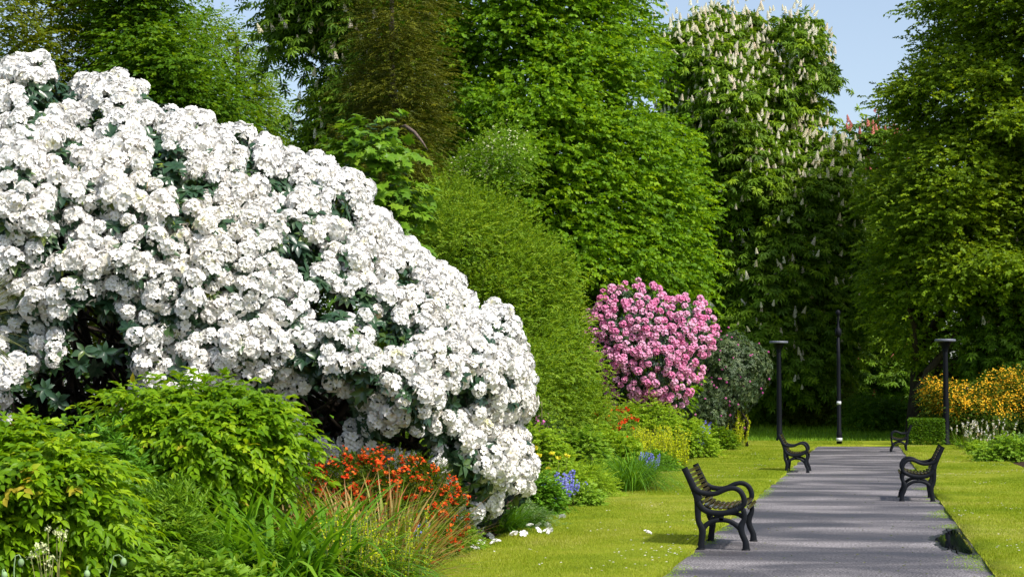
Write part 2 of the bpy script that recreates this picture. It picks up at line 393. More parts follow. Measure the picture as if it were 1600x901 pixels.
def candle_extra(mat, size, frac, name='flower_spikes', tlo=0, zmin=None):
    def f(t, pos, outw, s, rng):
        m_ = (s > .75) & (rng.random(len(s)) < frac); p = pos[m_]; ow = outw[m_]
        lowp = (p[:, 2] < 11) & (rng.random(len(p)) < .72); p, ow = p[~lowp], ow[~lowp]; k = 2; p = np.repeat(p, k, 0) + rng.normal(0, .45, (len(p) * k, 3)) + np.repeat(ow, k, 0) * .3 + np.array([0, 0, .18])
        V = []; F = []; rr_ = np.random.default_rng(1)
        for q_ in range(34):
            hh = (q_ + .5) / 34; a_ = q_ * 2.4; rad_ = .23 * (1 - hh) ** .6 + .02; c_, s1 = math.cos(a_), math.sin(a_); k_ = len(V); w_ = .14 * (1.2 - hh * .7); u_ = .10
            cx_, cy_, cz_ = rad_ * c_, hh, rad_ * s1; t_ = rr_.uniform(-.04, .06)
            V += [(cx_ - s1 * w_, cy_, cz_ + c_ * w_), (cx_ * 1.3, cy_ - u_ + t_, cz_ * 1.3), (cx_ + s1 * w_, cy_, cz_ - c_ * w_), (cx_ * .7, cy_ + u_, cz_ * .7)]; F += [(k_, k_ + 1, k_ + 2), (k_, k_ + 2, k_ + 3)]
        mb = MB(); N = len(p); Y = np.array([0, 0, 1.]) + rng.normal(0, .22, (N, 3)) + np.repeat(ow, k, 0) * .25
        L = size * rng.uniform(.7, 1.25, N)
        inst((np.array(V), np.array(F)), p, Y, rng.normal(0, 1, (N, 3)), L, L, rng.uniform(0, 1, N), mb)
        o = mb.build(name, mat, t); o['kind'] = 'stuff'
    return f

# ------------------------------------------------------------------ blades
def blades(base, az, L, W, lean, curve, tint, mb, seg=5, tiptint=0.):
    N = len(base); L = np.broadcast_to(L, (N,)); W = np.broadcast_to(W, (N,))
    lean = np.broadcast_to(lean, (N,)); curve = np.broadcast_to(curve, (N,)); tint = np.broadcast_to(tint, (N,))
    h = np.stack([np.cos(az), np.sin(az), 0 * az], -1); sd = np.stack([-np.sin(az), np.cos(az), 0 * az], -1)
    p = base.copy(); V = []; T = []
    for i in range(seg + 1):
        t = i / seg; w = W * (1 - t ** 2.2) * (.55 + .9 * min(t, .5))
        if i == seg: w = W * .02
        V.append(p - sd * (w / 2)[:, None]); V.append(p + sd * (w / 2)[:, None]); T += [tint + tiptint * t ** 2] * 2
        th = lean + curve * (t + .5 / seg); p = p + (h * np.sin(th)[:, None] + np.array([0, 0, 1.]) * np.cos(th)[:, None]) * (L / seg)[:, None]
    V = np.stack(V, 1); T = np.stack(T, 1); K = 2 * (seg + 1)
    f = []
    for i in range(seg): a = 2 * i; f += [(a, a + 1, a + 3), (a, a + 3, a + 2)]
    F = np.array(f)[None] + (np.arange(N) * K)[:, None, None]
    mb.add(V.reshape(-1, 3), F.reshape(-1, 3), np.clip(T, 0, 1).ravel())

# ==================================================================== SETTING
BEDL = np.array([(560, 960), (620, 925), (680, 890), (715, 866), (745, 853), (800, 836), (850, 813), (905, 787), (960, 765), (1010, 742), (1060, 726), (1105, 712), (1140, 700), (1160, 690), (1166, 684)], float)
bl = G(BEDL[:, 0], BEDL[:, 1]); bl = bl[np.argsort(bl[:, 1])]
def bedx(y): return np.interp(y, bl[:, 1], bl[:, 0])
BEDR = np.array([(1700, 775), (1640, 748), (1600, 733), (1560, 717), (1530, 706), (1500, 700), (1490, 697)], float)
br = G(BEDR[:, 0], BEDR[:, 1]); br = br[np.argsort(br[:, 1])]
def bedrx(y): return np.interp(y, br[:, 1], br[:, 0])
PL, PR = -1.73, 1.06
YE = float(G(1340, 697)[1])
def wob(y, s): return .035 * (vn(np.stack([np.asarray(y) * 1.3, 0 * np.asarray(y) + s, 0 * np.asarray(y)], -1), s) - .5) * 2

def ground_z(X, Y):
    t = np.clip((Y - 74) / 26, 0, 1); return -.03 + .85 * t * t * (3 - 2 * t)
xs = np.concatenate([np.linspace(-400, -40, 10), np.linspace(-36, 36, 37), np.linspace(40, 400, 10)])
ys = np.concatenate([np.linspace(-80, 60, 15), np.linspace(64, 110, 47), np.linspace(120, 700, 15)])
X, Y = np.meshgrid(xs, ys); V = np.stack([X, Y, ground_z(X, Y)], -1).reshape(-1, 3); nx = len(xs)
F = [];
for j in range(len(ys) - 1):
    for i in range(nx - 1):
        a = j * nx + i; F += [(a, a + 1, a + nx + 1), (a, a + nx + 1, a + nx)]
tagit(MB().add(V, F).build('ground', M['farlawn'], smooth=True), kind='structure')

def strip_sheet(name, mat, ylist, fl, fr_, z, ncol=10, skirt=True, zf=None, label=None):
    rows = []
    for y in ylist:
        xx = np.linspace(fl(y), fr_(y), ncol); zz = np.full(ncol, z) if zf is None else zf(xx, y)
        r = np.stack([xx, np.full(ncol, y), zz], -1)
        if skirt: r = np.concatenate([[[xx[0] + .0, y, -.06]], r, [[xx[-1], y, -.06]]])
        rows.append(r)
    n = len(rows[0]); V = np.concatenate(rows); F = []
    for j in range(len(ylist) - 1):
        for i in range(n - 1):
            a = j * n + i; F += [(a, a + 1, a + n + 1), (a, a + n + 1, a + n)]
    return tagit(MB().add(V, F).build(name, mat), kind='structure')
yl = np.concatenate([np.linspace(4, 40, 200), np.linspace(40.3, 76, 120)])
LZ = .04
strip_sheet('lawn_left', M['lawn'], yl, lambda y: float(bedx(y)) + float(wob(y, 3)), lambda y: (PL + float(wob(y, 5)) if y < YE + 1 else 3.0), LZ, zf=lambda xx, y: LZ + .02 * (vn(np.stack([xx, 0 * xx + y, 0 * xx], -1) * .9, 4) - .5))
strip_sheet('lawn_right', M['lawn'], yl[yl < YE + 1.5], lambda y: PR + float(wob(y, 9)), lambda y: float(bedrx(y)), LZ, zf=lambda xx, y: LZ + .02 * (vn(np.stack([xx, 0 * xx + y, 0 * xx], -1) * .9, 6) - .5))
pe = G(np.array([1268., 1420.]), np.array([697., 697.]))
V = [(PL - .15, -8, .0), (PR + .15, -8, .0), (PR + .15, pe[1][1], .0), (PL - .15, pe[0][1], .0)]
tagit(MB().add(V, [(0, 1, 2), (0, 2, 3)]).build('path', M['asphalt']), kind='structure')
strip_sheet('soil_bed_left', M['soil'], np.linspace(2, 74, 160), lambda y: -32, lambda y: float(bedx(y)) - .02, .0, ncol=60, skirt=False,
            zf=lambda xx, y: .0 + .10 * np.clip((float(bedx(y)) - xx) / .8, 0, 1) * (.5 + vn(np.stack([xx * 2, 0 * xx + y * 2, 0 * xx], -1), 2)))
strip_sheet('soil_bed_right', M['soil'], np.linspace(2, YE + 2, 120), lambda y: float(bedrx(y)) + .02, lambda y: 30, .0, ncol=50, skirt=False,
            zf=lambda xx, y: .0 + .10 * np.clip((xx - float(bedrx(y))) / .8, 0, 1) * (.5 + vn(np.stack([xx * 2, 0 * xx + y * 2, 0 * xx], -1), 8)))

# turf blades
def turf(name, rects, fl, fr_, seed):
    rng = np.random.default_rng(seed); mb = MB()
    for y0, y1, dens, w, h in rects:
        wmax = 4.5; n = int(dens * (y1 - y0) * wmax); y = rng.uniform(y0, y1, n); a, b_ = fl(y), fr_(y); x = a + rng.random(n) * wmax
        k = (x < b_) & (x > a); x, y = x[k], y[k]; n = len(x)
        az = rng.uniform(0, 2 * math.pi, n); hh = h * rng.uniform(.6, 1.2, n); ln = rng.uniform(.1, 1.0, n)
        p = np.stack([x, y, np.full(n, LZ - .012)], -1); sd = np.stack([-np.sin(az), np.cos(az), 0 * az], -1) * (w * .5)
        tip = p + np.stack([np.cos(az) * np.sin(ln), np.sin(az) * np.sin(ln), np.cos(ln)], -1) * hh[:, None]
        V = np.stack([p - sd, p + sd, tip], 1).reshape(-1, 3); F = np.arange(3 * n).reshape(-1, 3)
        tn = np.clip(.06 + .95 * fbm(np.stack([x * .7, y * .45, 0 * x], -1), 11) + .25 * (vn(np.stack([x * 5, y * 3, 0 * x], -1), 21) - .5) + rng.normal(0, .14, n), 0, 1)
        mb.add(V, F, np.repeat(tn, 3))
    tagit(mb.build(name, M['grass']), 'short mown grass blades of the ' + ('left' if seed == 1 else 'right') + ' lawn', 'grass', kind='stuff')
rects = [(14, 22, 7000, .006, .035), (22, 32, 3800, .008, .035), (32, 48, 1700, .012, .036), (48, 75, 800, .018, .04)]
turf('lawn_grass', rects, lambda y: bedx(y) - .02, lambda y: np.where(y < YE + .6, PL + .02, 3.), 1)
turf('lawn_grass', [(y0, min(y1, YE + 1.5), d_, w, h) for y0, y1, d_, w, h in rects], lambda y: PR - .02 + 0 * y, lambda y: bedrx(y), 2)
# rough grass on the bank beyond the path
rng = np.random.default_rng(5); n = 60000
x = rng.uniform(-14, 12, n); y = rng.uniform(YE + 1, 100, n); k = (y > 74) | (x > 3) | (x < -6); x, y = x[k], y[k]; n = len(x); mb = MB()
k = y > np.where(x > -2, YE + 8, 70); x, y = x[k], y[k]; n = len(x)
blades(np.stack([x, y, ground_z(x, y)], -1), rng.uniform(0, 6.28, n), rng.uniform(.06, .2, n), .03, rng.uniform(0, .5, n), .5, np.clip(.05 + .6 * vn(np.stack([x * .5, y * .5, 0 * x], -1), 3) + rng.normal(0, .1, n), 0, 1), mb, seg=2)
tagit(mb.build('bank_grass', M['bedg']), 'rough bright grass on the bank beyond the end of the path', 'grass', kind='stuff')

# puddle and moss along the right kerb edge
pp = [(1456, 842), (1472, 836), (1482, 829), (1492, 825), (1500, 832), (1508, 840), (1514, 850), (1521, 860), (1519, 866), (1500, 862), (1486, 856), (1476, 855), (1466, 850), (1470, 846)]
q = G(np.array([a for a, b_ in pp], float), np.array([b_ for a, b_ in pp], float), .004)
n_ = len(q); q = np.stack([np.interp(np.linspace(0, n_, 85)[:-1], np.arange(n_ + 1), np.r_[q[:, j], q[0, j]]) for j in range(3)], -1)
for _ in range(10): q = (np.roll(q, 1, 0) + q * 2 + np.roll(q, -1, 0)) / 4
q[:, 0] += .012 * np.sin(np.arange(84) * 1.9); q[:, 0] = np.minimum(q[:, 0], PR - .01); c = q.mean(0); V = np.concatenate([[c], q]); F = [(0, 1 + i, 1 + (i + 1) % len(q)) for i in range(len(q))]
F = [(a, c_, b_) for a, b_, c_ in F]
qd = q.copy(); cc = q.mean(0); qd[:, :2] = cc[:2] + (q[:, :2] - cc[:2]) * (1.28 + .10 * np.sin(np.arange(len(q)) * .7))[:, None]; qd[:, 0] = np.minimum(qd[:, 0], PR - .006); qd[:, 2] = .002
M['damp'] = plain('damp_asphalt', (.022, .021, .024), .3, .5)
tagit(MB().add(np.concatenate([[[cc[0], cc[1], .002]], qd]), F).build('damp_patch', M['damp']), 'damp dark asphalt round the puddle', kind='structure')
tagit(MB().add(V, F).build('puddle', M['water']), 'small dark puddle', kind='structure')
mb = MB(); rng = np.random.default_rng(8); n = 26000
y = rng.uniform(15, 45, n); side = rng.random(n) < .68
x = np.where(side, PR - np.abs(rng.normal(0, .14, n)), PL + np.abs(rng.normal(0, .07, n)))
k = ~((y > q[:, 1].min() - .1) & (y < q[:, 1].max() + .1) & (x > q[:, 0].min() - .05)) & (vn(np.stack([x * 1.2, y * 1.9, 0 * x], -1), 31) > .50 + .55 * np.abs(np.where(side, PR - x, x - PL))); x, y = x[k], y[k]; n = len(x)
blades(np.stack([x, y, np.full(n, .001)], -1), rng.uniform(0, 6.28, n), rng.uniform(.005, .014, n), .016, rng.uniform(.4, 1.3, n), .2, rng.uniform(.3, .9, n), mb, seg=1)
tagit(mb.build('moss', M['bedg']), 'moss and grass seedlings creeping over the asphalt edges', 'moss', kind='stuff')

mb = MB(); rng = np.random.default_rng(18); n = 420
y = 15 + 45 * rng.random(n) ** 1.6; x = rng.uniform(PL, PR, n); az = rng.uniform(0, 6.28, n)
inst(DIA, np.stack([x, y, np.full(n, .006)], -1), np.stack([np.cos(az), np.sin(az), .2 + 0 * az], -1), rng.normal(0, .25, (n, 3)) + np.array([0, 0, 1.]), rng.uniform(.015, .04, n), rng.uniform(.01, .025, n), rng.uniform(0, 1, n), mb)
tagit(mb.build('leaf_litter', M['oak']), 'small fallen leaves and bud scales scattered over the asphalt', 'leaf litter', kind='stuff')
# daisies on the lawns
mb = MB(); rng = np.random.default_rng(9)
def daisies(cl, n, sx, sy):
    for cx, cy in cl:
        c = G(cx, cy); m_ = rng.integers(n // 2, n + 1)
        p = c + np.stack([rng.normal(0, sx, m_), rng.normal(0, sy, m_), np.full(m_, LZ + .03)], -1)
        p = p[(p[:, 0] < PL - .03) & (p[:, 0] > bedx(p[:, 1]) + .05) | (p[:, 0] > PR + .03)]
        for r in range(3):
            a = rng.uniform(0, 6.28, len(p)) + r * 2.1; Yv = np.stack([np.cos(a), np.sin(a), 0 * a + .15], -1)
            inst(DIA, p - Yv * .012, Yv, np.array([0, 0, 1.]) + rng.normal(0, .2, (len(p), 3)), .024, .018, rng.uniform(0, .3, len(p)), mb)
daisies([(1010, 888), (1040, 870), (1022, 868), (1058, 853), (985, 880), (1130, 845), (1095, 846), (1180, 735), (1210, 720), (1130, 748), (1050, 760), (1032, 765), (1150, 740), (1100, 772), (1175, 712), (1480, 725), (1530, 722), (1560, 730), (1500, 745), (1590, 740), (1545, 760), (1500, 805), (1505, 810), (1580, 800), (1535, 742), (1575, 860), (1190, 730)], 12, .16, .5)
xx = rng.uniform(650, 1600, 150); yy = rng.uniform(700, 900, 150); daisies(list(zip(xx, yy)), 2, .1, .2)
tagit(mb.build('daisies', M['white']), 'tiny white daisies scattered over the lawns', 'daisies', kind='stuff')

# ==================================================================== BENCHES
def bar(mb, pts, w, th, y0, close=False):
    """flat bar following pts (x,z) with in-plane width w, thickness th centred on y0"""
    p = np.array(pts, float); K = len(p)
    # smooth the path
    tt = np.arange(K); t2 = np.linspace(0, K - 1, (K - 1) * 5 + 1)
    def cr(c):
        o = []
        for t in t2:
            i = min(int(t), K - 2); f = t - i; a, b_, c1, d = c[max(i - 1, 0)], c[i], c[i + 1], c[min(i + 2, K - 1)]
            o.append(.5 * (2 * b_ + (c1 - a) * f + (2 * a - 5 * b_ + 4 * c1 - d) * f * f + (3 * b_ - a - 3 * c1 + d) * f ** 3))
        return np.array(o)
    q = np.stack([cr(p[:, 0]), cr(p[:, 1])], -1); wv = np.interp(t2, tt, np.broadcast_to(w, (K,)))
    tg = nrm(np.gradient(q, axis=0)); nr = np.stack([-tg[:, 1], tg[:, 0]], -1) * wv[:, None] / 2
    N = len(q); V = []; b2 = .12
    for i in range(N):
        a, c = q[i] + nr[i], q[i] - nr[i]; m1, m2 = q[i] + nr[i] * .86, q[i] - nr[i] * .86
        for (x, z), yy in ((a, -.5 + b2), (a, .5 - b2), (m1, .5), (m2, .5), (c, .5 - b2), (c, -.5 + b2), (m2, -.5), (m1, -.5)):
            V.append((x, y0 + yy * th, z))
    F = []
    for i in range(N - 1):
        for j in range(8):
            a, b_ = i * 8 + j, i * 8 + (j + 1) % 8; F += [(a, b_, b_ + 8), (a, b_ + 8, a + 8)]
    for j in range(1, 7): F += [(0, j, j + 1), ((N - 1) * 8, (N - 1) * 8 + j + 1, (N - 1) * 8 + j)]
    mb.add(V, F)

def zc(l): return [((x - 330) / 554, (750 - z) / 554) for x, z in l]
def box(mb, c, s, ax=None):
    c = np.array(c, float); s = np.array(s, float) / 2
    A = np.eye(3) if ax is None else np.array(ax)
    V = np.array([c + sx * s[0] * A[0] + sy * s[1] * A[1] + sz * s[2] * A[2] for sx in (-1, 1) for sy in (-1, 1) for sz in (-1, 1)])
    F = [(0, 1, 3), (0, 3, 2), (4, 6, 7), (4, 7, 5), (0, 4, 5), (0, 5, 1), (2, 3, 7), (2, 7, 6), (0, 2, 6), (0, 6, 4), (1, 5, 7), (1, 7, 3)]
    mb.add(V, F)

BL = 1.28
def slat_rows(y_mid, pts, nsl, w, t, parent, name):
    """slats across the bench following a side curve"""
    p = np.array(pts, float); seg = np.r_[0, np.cumsum(np.linalg.norm(np.diff(p, axis=0), axis=1))]
    mb = MB(); rng = np.random.default_rng(3)
    for u in np.linspace(.03, .97, nsl):
        s = u * seg[-1]; x = np.interp(s, seg, p[:, 0]); z = np.interp(s, seg, p[:, 1])
        x2 = np.interp(min(s + .02, seg[-1]), seg, p[:, 0]); z2 = np.interp(min(s + .02, seg[-1]), seg, p[:, 1])
        x1 = np.interp(max(s - .02, 0), seg, p[:, 0]); z1 = np.interp(max(s - .02, 0), seg, p[:, 1])
        a = nrm(np.array([x2 - x1, 0, z2 - z1])); c = np.cross([0, 1, 0], a)
        box(mb, (x, y_mid, z), (w, BL - .05, t), (a, (0, 1, 0), c))
    o = mb.build(name, M['slat'], parent)
    bv = o.modifiers.new('bevel', 'BEVEL'); bv.width = .005; bv.segments = 2
    return o
def make_bench(name, label, group):
    t = thing(name, label, 'bench', (0, 0, 0), group)
    for y0 in (0, BL):
        mb = MB(); W = .052
        bar(mb, zc([(243, 292), (268, 345), (300, 415), (318, 470), (318, 540), (322, 590), (343, 640), (338, 700), (331, 752)]), [.062, .062, .07, .075, .062, .055, .072, .062, .075], .045, y0)
        bar(mb, zc([(296, 405), (330, 428), (385, 438), (430, 432), (480, 410), (525, 405), (560, 425), (578, 465), (572, 500), (540, 522)]), [.06, .055, .05, .048, .048, .048, .052, .055, .05, .04], .055, y0)
        bar(mb, zc([(316, 480), (345, 520), (390, 541), (450, 545), (510, 535), (548, 518), (570, 505)]), .058, .05, y0)
        bar(mb, zc([(556, 505), (576, 535), (578, 575), (560, 618), (566, 660), (585, 705), (587, 752)]), [.055, .05, .048, .068, .06, .06, .08], .045, y0)
        bar(mb, zc([(345, 636), (372, 605), (410, 588), (450, 583), (492, 588), (530, 608), (558, 634)]), [.055, .05, .045, .045, .045, .05, .055], .042, y0)
        bar(mb, zc([(450, 548), (450, 585)]), .05, .042, y0)
        for fx in (331, 587):
            box(mb, ((fx - 330) / 554, y0, .006), (.085, .06, .012))
        mb.build('end_frame', M['iron'], t, base=(0, 0, 0))
    slat_rows(BL / 2, zc([(262, 305), (285, 355), (310, 405), (334, 455), (345, 490)]), 8, .034, .02, t, 'backrest')
    slat_rows(BL / 2, zc([(352, 500), (395, 517), (450, 521), (510, 511), (560, 492), (592, 500), (604, 520)]), 10, .036, .02, t, 'seat')
    mb = MB(); box(mb, (*[0.0], BL / 2, 0), (.01, .01, .01)) if False else tube(mb, [((450 - 330) / 554, 0.03, (750 - 566) / 554), ((450 - 330) / 554, BL - .03, (750 - 566) / 554)], .012, 8)
    mb.build('tie_rod', M['iron'], t, base=(0, 0, 0))
    return t
def copy_tree(o, parent=None):
    c = o.copy(); COL.objects.link(c); c.parent = parent
    for ch in list(o.children): copy_tree(ch, c)
    return c
BG = 'cast iron park benches along the path'
bn = make_bench('park_bench', 'nearest black park bench with scrolled arms, at the left edge of the path facing right', BG)
b1 = G(1094, 858); bn.location = b1
def put_bench(px, py, flip, label):
    o = copy_tree(bn); p = G(px, py); o.location = p; o['label'] = label
    if flip: o.rotation_euler = (0, 0, math.pi); o.location = (p[0], p[1] + BL, 0)
    return o
put_bench(1228, 738, False, 'black park bench on the left path edge in front of the flat topped post')
put_bench(1458, 783, True, 'black park bench on the right side of the path facing left, just beyond the puddle')
put_bench(1417, 706, True, 'farthest small black bench beside the clipped hedge block at the end of the path')

# ==================================================================== POSTS
def lathe(mb, prof, c, n=20):
    K = len(prof); V = []
    for r, z in prof:
        a = np.arange(n) * 2 * math.pi / n; V.append(np.stack([c[0] + r * np.cos(a), c[1] + r * np.sin(a), np.full(n, c[2] + z)], -1))
    V = np.concatenate(V); F = []
    for i in range(K - 1):
        for j in range(n):
            a, b_ = i * n + j, i * n + (j + 1) % n; F += [(a, b_, b_ + n), (a, b_ + n, a + n)]
    mb.add(V, F)
def flat_post(px, pybase, pytop, label, w=.0):
    p = G(px, pybase); d = float((p - CP) @ FH); H = (pybase - pytop) * d / FPX
    t = thing('flat_topped_post', label, 'post', p, 'flat topped black posts'); r = .105
    mb = MB(); lathe(mb, [(0, 0), (r * 1.25, 0), (r * 1.25, .12), (r * 1.02, .16), (r * .98, 1.0), (r * .8, H - .42), (r * .8, H - .40)], p); mb.build('post_shaft', M['post'], t, smooth=True)
    mb = MB(); lathe(mb, [(r * .8, H - .42), (r * 1.0, H - .39), (r * .9, H - .36), (r * 1.3, H - .25), (r * 2.0, H - .12), (r * 2.3, H - .06)], p); mb.build('capital', M['post'], t, smooth=True)
    mb = MB(); lathe(mb, [(0, H - .07), (.34, H - .07), (.36, H - .055), (.36, H + .01), (.34, H + .02), (0, H + .02)], p, 28); mb.build('cap_plate', M['plate'], t)
flat_post(1218, 690, 534, 'black flat topped post behind the second bench on the left of the path')
flat_post(1479, 697, 531, 'black flat topped post on the right lawn in front of the orange azalea')
p = G(1311.5, 695); d = float((p - CP) @ FH); k = d / FPX
t = thing('thin_pole', 'slim tall black pole standing at the centre of the path end', 'pole', p)
mb = MB(); lathe(mb, [(0, 0), (.10, 0), (.10, .45), (.075, .5), (.068, 3.0), (.05, 3.95), (.0, 3.96)], p, 14); mb.build('pole_shaft', M['post'], t, smooth=True)
mb = MB(); lathe(mb, [(.05, 3.86), (.11, 3.9), (.12, 4.02), (.11, 4.12), (.045, 4.2), (.035, 4.6), (.05, 4.62), (.09, 4.68), (.09, 4.76), (.03, 4.82), (0, 4.83)], p, 14); mb.build('pole_head', M['post'], t, smooth=True)
for z0, z1 in ((1.44, 1.56), (.02 + .12, .26)):
    mb = MB(); rr = .074 if z0 > 1 else .102; lathe(mb, [(rr, z0), (rr + .004, z0), (rr + .004, z1), (rr, z1)], p, 14); mb.build('pale_band', M['band'], t, smooth=True)

# ==================================================================== TREES
tree('oak_tree', 'olive green oak tree in the top left corner behind the white blossom', 'tree',
     [(-400, -250), (150, -250), (205, -100), (228, 60), (235, 110), (275, 150), (300, 230), (300, 520), (-400, 520)], 45, 5, M['oak'], 1300, .11, nsp=11, nl=7, slen=.36, spread=(.40, .18), baseX=-60, r0=.4, seed=11, gap=.30, gapf=.9, tintb=.5, hang=.2)
tree('field_maple', 'dense mid green maple tree with layered boughs right of the olive oak', 'tree',
     [(150, -200), (270, -200), (282, 0), (312, 50), (328, 95), (368, 112), (384, 150), (372, 175), (385, 215), (340, 240), (330, 420), (120, 420), (150, 100)], 43, 3.5, M['maple'], 1200, .12, nsp=10, nl=7, slen=.35, spread=(.45, .16), baseX=240, seed=12, tintb=.45, hang=.35, fr=(.4, 1.0), amp=.5)
tree('spring_tree', 'far bright yellow green tree with a rounded top against the sky', 'tree',
     [(270, 18), (310, 10), (352, 12), (380, 38), (400, 58), (416, 90), (424, 125), (440, 150), (455, 200), (470, 330), (280, 330), (265, 150)], 85, 4, M['spring'], 900, .15, nsp=9, nl=6, slen=.5, spread=(.5, .3), baseX=370, seed=13, gap=.3, gapf=.6, tintb=.5)
tree('horse_chestnut', 'dark horse chestnut with cream flower spikes between the yellow green tree and the conifer', 'tree',
     [(425, 30), (425, -110), (640, -110), (640, 420), (462, 420), (472, 260), (488, 215), (480, 175), (498, 150), (505, 115), (512, 72), (488, 72), (468, 104), (442, 98), (424, 80), (434, 50)], 62, 4, M['chestnut'], 1100, .28, nsp=7, nl=3, slen=.3, spread=(.5, .25), tpl=PALM, lw=1.0, baseX=540, seed=14, gap=.28, hang=.3, extra=candle_extra(M['candle'], .27, .6), tintb=.35)
tree('lime_tree', 'huge bright green lime tree filling the centre of the picture', 'tree',
     [(620, -230), (780, -300), (940, -230), (1012, -60), (998, 20), (1042, 62), (1030, 115), (1052, 178), (1088, 200), (1078, 240), (1106, 262), (1100, 300), (1112, 335), (1096, 362), (1112, 415), (1088, 462), (1070, 500), (1060, 640), (600, 640)], 60, 7, M['lime'], 2900, .14, nsp=12, nl=8, slen=.38, spread=(.36, .17), baseX=850, r0=.5, seed=15, hang=.45, fr=(.25, .6), amp=.30, jit=.6, flat=.5, lw=.78, gap=.25, tintb=.48, ntips=30, topy=-200)
tree('horse_chestnut', 'tall horse chestnut covered in cream flower spikes against the sky right of the lime tree', 'tree',
     [(1030, 60), (1058, 30), (1100, 14), (1150, 8), (1185, 28), (1202, 48), (1225, 22), (1275, 26), (1284, 60), (1272, 80), (1296, 93), (1310, 116), (1290, 138), (1262, 128), (1262, 145), (1290, 160), (1292, 182), (1272, 196), (1294, 210), (1322, 226), (1345, 255), (1352, 330), (1362, 420), (1340, 560), (1310, 640), (1180, 652), (1080, 610), (1040, 300)], 92, 8, M['chestnut'], 3000, .32, nsp=7, nl=4, slen=.32, spread=(.42, .22), tpl=PALM, lw=1.0, baseX=1190, zb=.8, r0=.5, topy=100, seed=16, hang=.35, R=150, extra=candle_extra(M['candle'], .29, .85), tintb=.45, gap=.27, gapf=.35, ntips=40)
tree('red_horse_chestnut', 'red flowering chestnut showing behind the right hand beech', 'tree',
     [(1322, 222), (1335, 190), (1372, 178), (1412, 190), (1470, 300), (1470, 660), (1300, 660), (1335, 260)], 104, 5, M['chestnut'], 600, .32, nsp=8, nl=4, slen=.4, spread=(.6, .28), tpl=PALM, lw=1.0, baseX=1400, zb=.8, seed=17, extra=candle_extra(M['pinkcandle'], .36, .7), tintb=.35)
tree('beech_tree', 'large olive green beech tree overhanging the right side of the path', 'tree',
     [(1425, 8), (1460, -60), (1540, -150), (1780, -190), (2050, -80), (2150, 640), (1800, 655), (1640, 600), (1480, 590), (1400, 560), (1360, 500), (1345, 400), (1350, 320), (1352, 262), (1402, 205), (1395, 185), (1355, 165), (1388, 130), (1412, 98), (1445, 78), (1425, 62), (1462, 34), (1435, 24)], 81, 7, M['beech'], 3700, .16, nsp=12, nl=8, slen=.42, spread=(.46, .16), baseX=1432, r0=.42, seed=18, holes=[(1505, 515, 75, 60, .85), (1415, 470, 35, 90, .55), (1560, 440, 40, 30, .6)], hang=.3, fr=(.35, .8), amp=.45, jit=.5, flat=.6, lw=.7, gap=.25, gapf=.5, tintb=.45, R=170, ntips=36, topy=40)
tree('conifer', 'narrow dark olive conifer with a bare pale trunk in front of the lime tree', 'tree',
     [(600, -200), (640, -200), (688, -60), (700, 20), (682, 60), (708, 110), (690, 160), (704, 210), (690, 240), (712, 300), (700, 345), (560, 420), (515, 330), (530, 250), (510, 215), (545, 170), (530, 130), (560, 90), (545, 50), (566, 0)], 51, 2.4, M['conifer'], 1000, .075, nsp=12, nl=12, slen=.32, spread=(.30, .07), baseX=617, r0=.17, seed=19, hang=.25, fr=(.6, 2.2), amp=.5, gap=.33, gapf=1.3, droop=.35, lw=.28, tintb=.4, bark='barkgrey', ntips=20)
tree('horse_chestnut', 'shaded horse chestnut with a few pinkish spikes at the right edge above the azalea', 'tree',
     [(1520, 390), (1700, 330), (1900, 380), (1900, 680), (1560, 680), (1495, 560)], 77, 3, M['chestnut'], 420, .28, nsp=8, nl=3, slen=.35, spread=(.5, .25), tpl=PALM, lw=1.0, baseX=1650, seed=20, extra=candle_extra(M['candle'], .28, .2), tintb=.3)
tree('beech_tree', 'unseen beech added beyond the right edge to shade the lower chestnut', 'tree',
     [(1760, 60), (2500, 0), (2600, 600), (1760, 640)], 96, 8, M['beech'], 1500, .3, nsp=9, nl=6, slen=.8, spread=(1.0, .35), baseX=2150, r0=.5, seed=28, zb=.8, ntips=20, R=250)  # out-of-view tree added to cast shade on the chestnut and undergrowth
bt = [x for x in bpy.data.objects if x.name == 'beech_tree'][0]; mb = MB(); rng = np.random.default_rng(29)
for pts_, r0_ in (([(1436, 610), (1455, 575), (1485, 535), (1515, 490), (1535, 450), (1555, 415)], .20), ([(1500, 510), (1515, 480), (1516, 450)], .08), ([(1432, 560), (1428, 520), (1418, 480), (1415, 440)], .16), ([(1455, 575), (1510, 560), (1570, 520), (1620, 500)], .10)):
    a_ = np.array(pts_, float); q3 = P(a_[:, 0], a_[:, 1], np.linspace(77, 75, len(a_))); t_ = np.linspace(0, len(a_) - 1, 4 * len(a_))
    tube(mb, np.stack([np.interp(t_, range(len(a_)), q3[:, j]) for j in range(3)], -1) + rng.normal(0, .04, (4 * len(a_), 3)), np.linspace(r0_, r0_ * .15, 4 * len(a_)), 8)
mb.build('limbs', M['bark'], bt, smooth=True)
# bent pale branch of the conifer
mbb = MB(); rng = np.random.default_rng(2)
tube(mbb, P(np.array([620, 634, 648, 660, 668]), np.array([200, 197, 207, 222, 234]), np.array([49.4, 48.2, 47.8, 47.6, 47.5])), [.03, .045, .042, .03, .008], 7)
o = mbb.build('bare_branch', M['barkgrey'], [x for x in bpy.data.objects if x.name == 'conifer'][0], smooth=True)

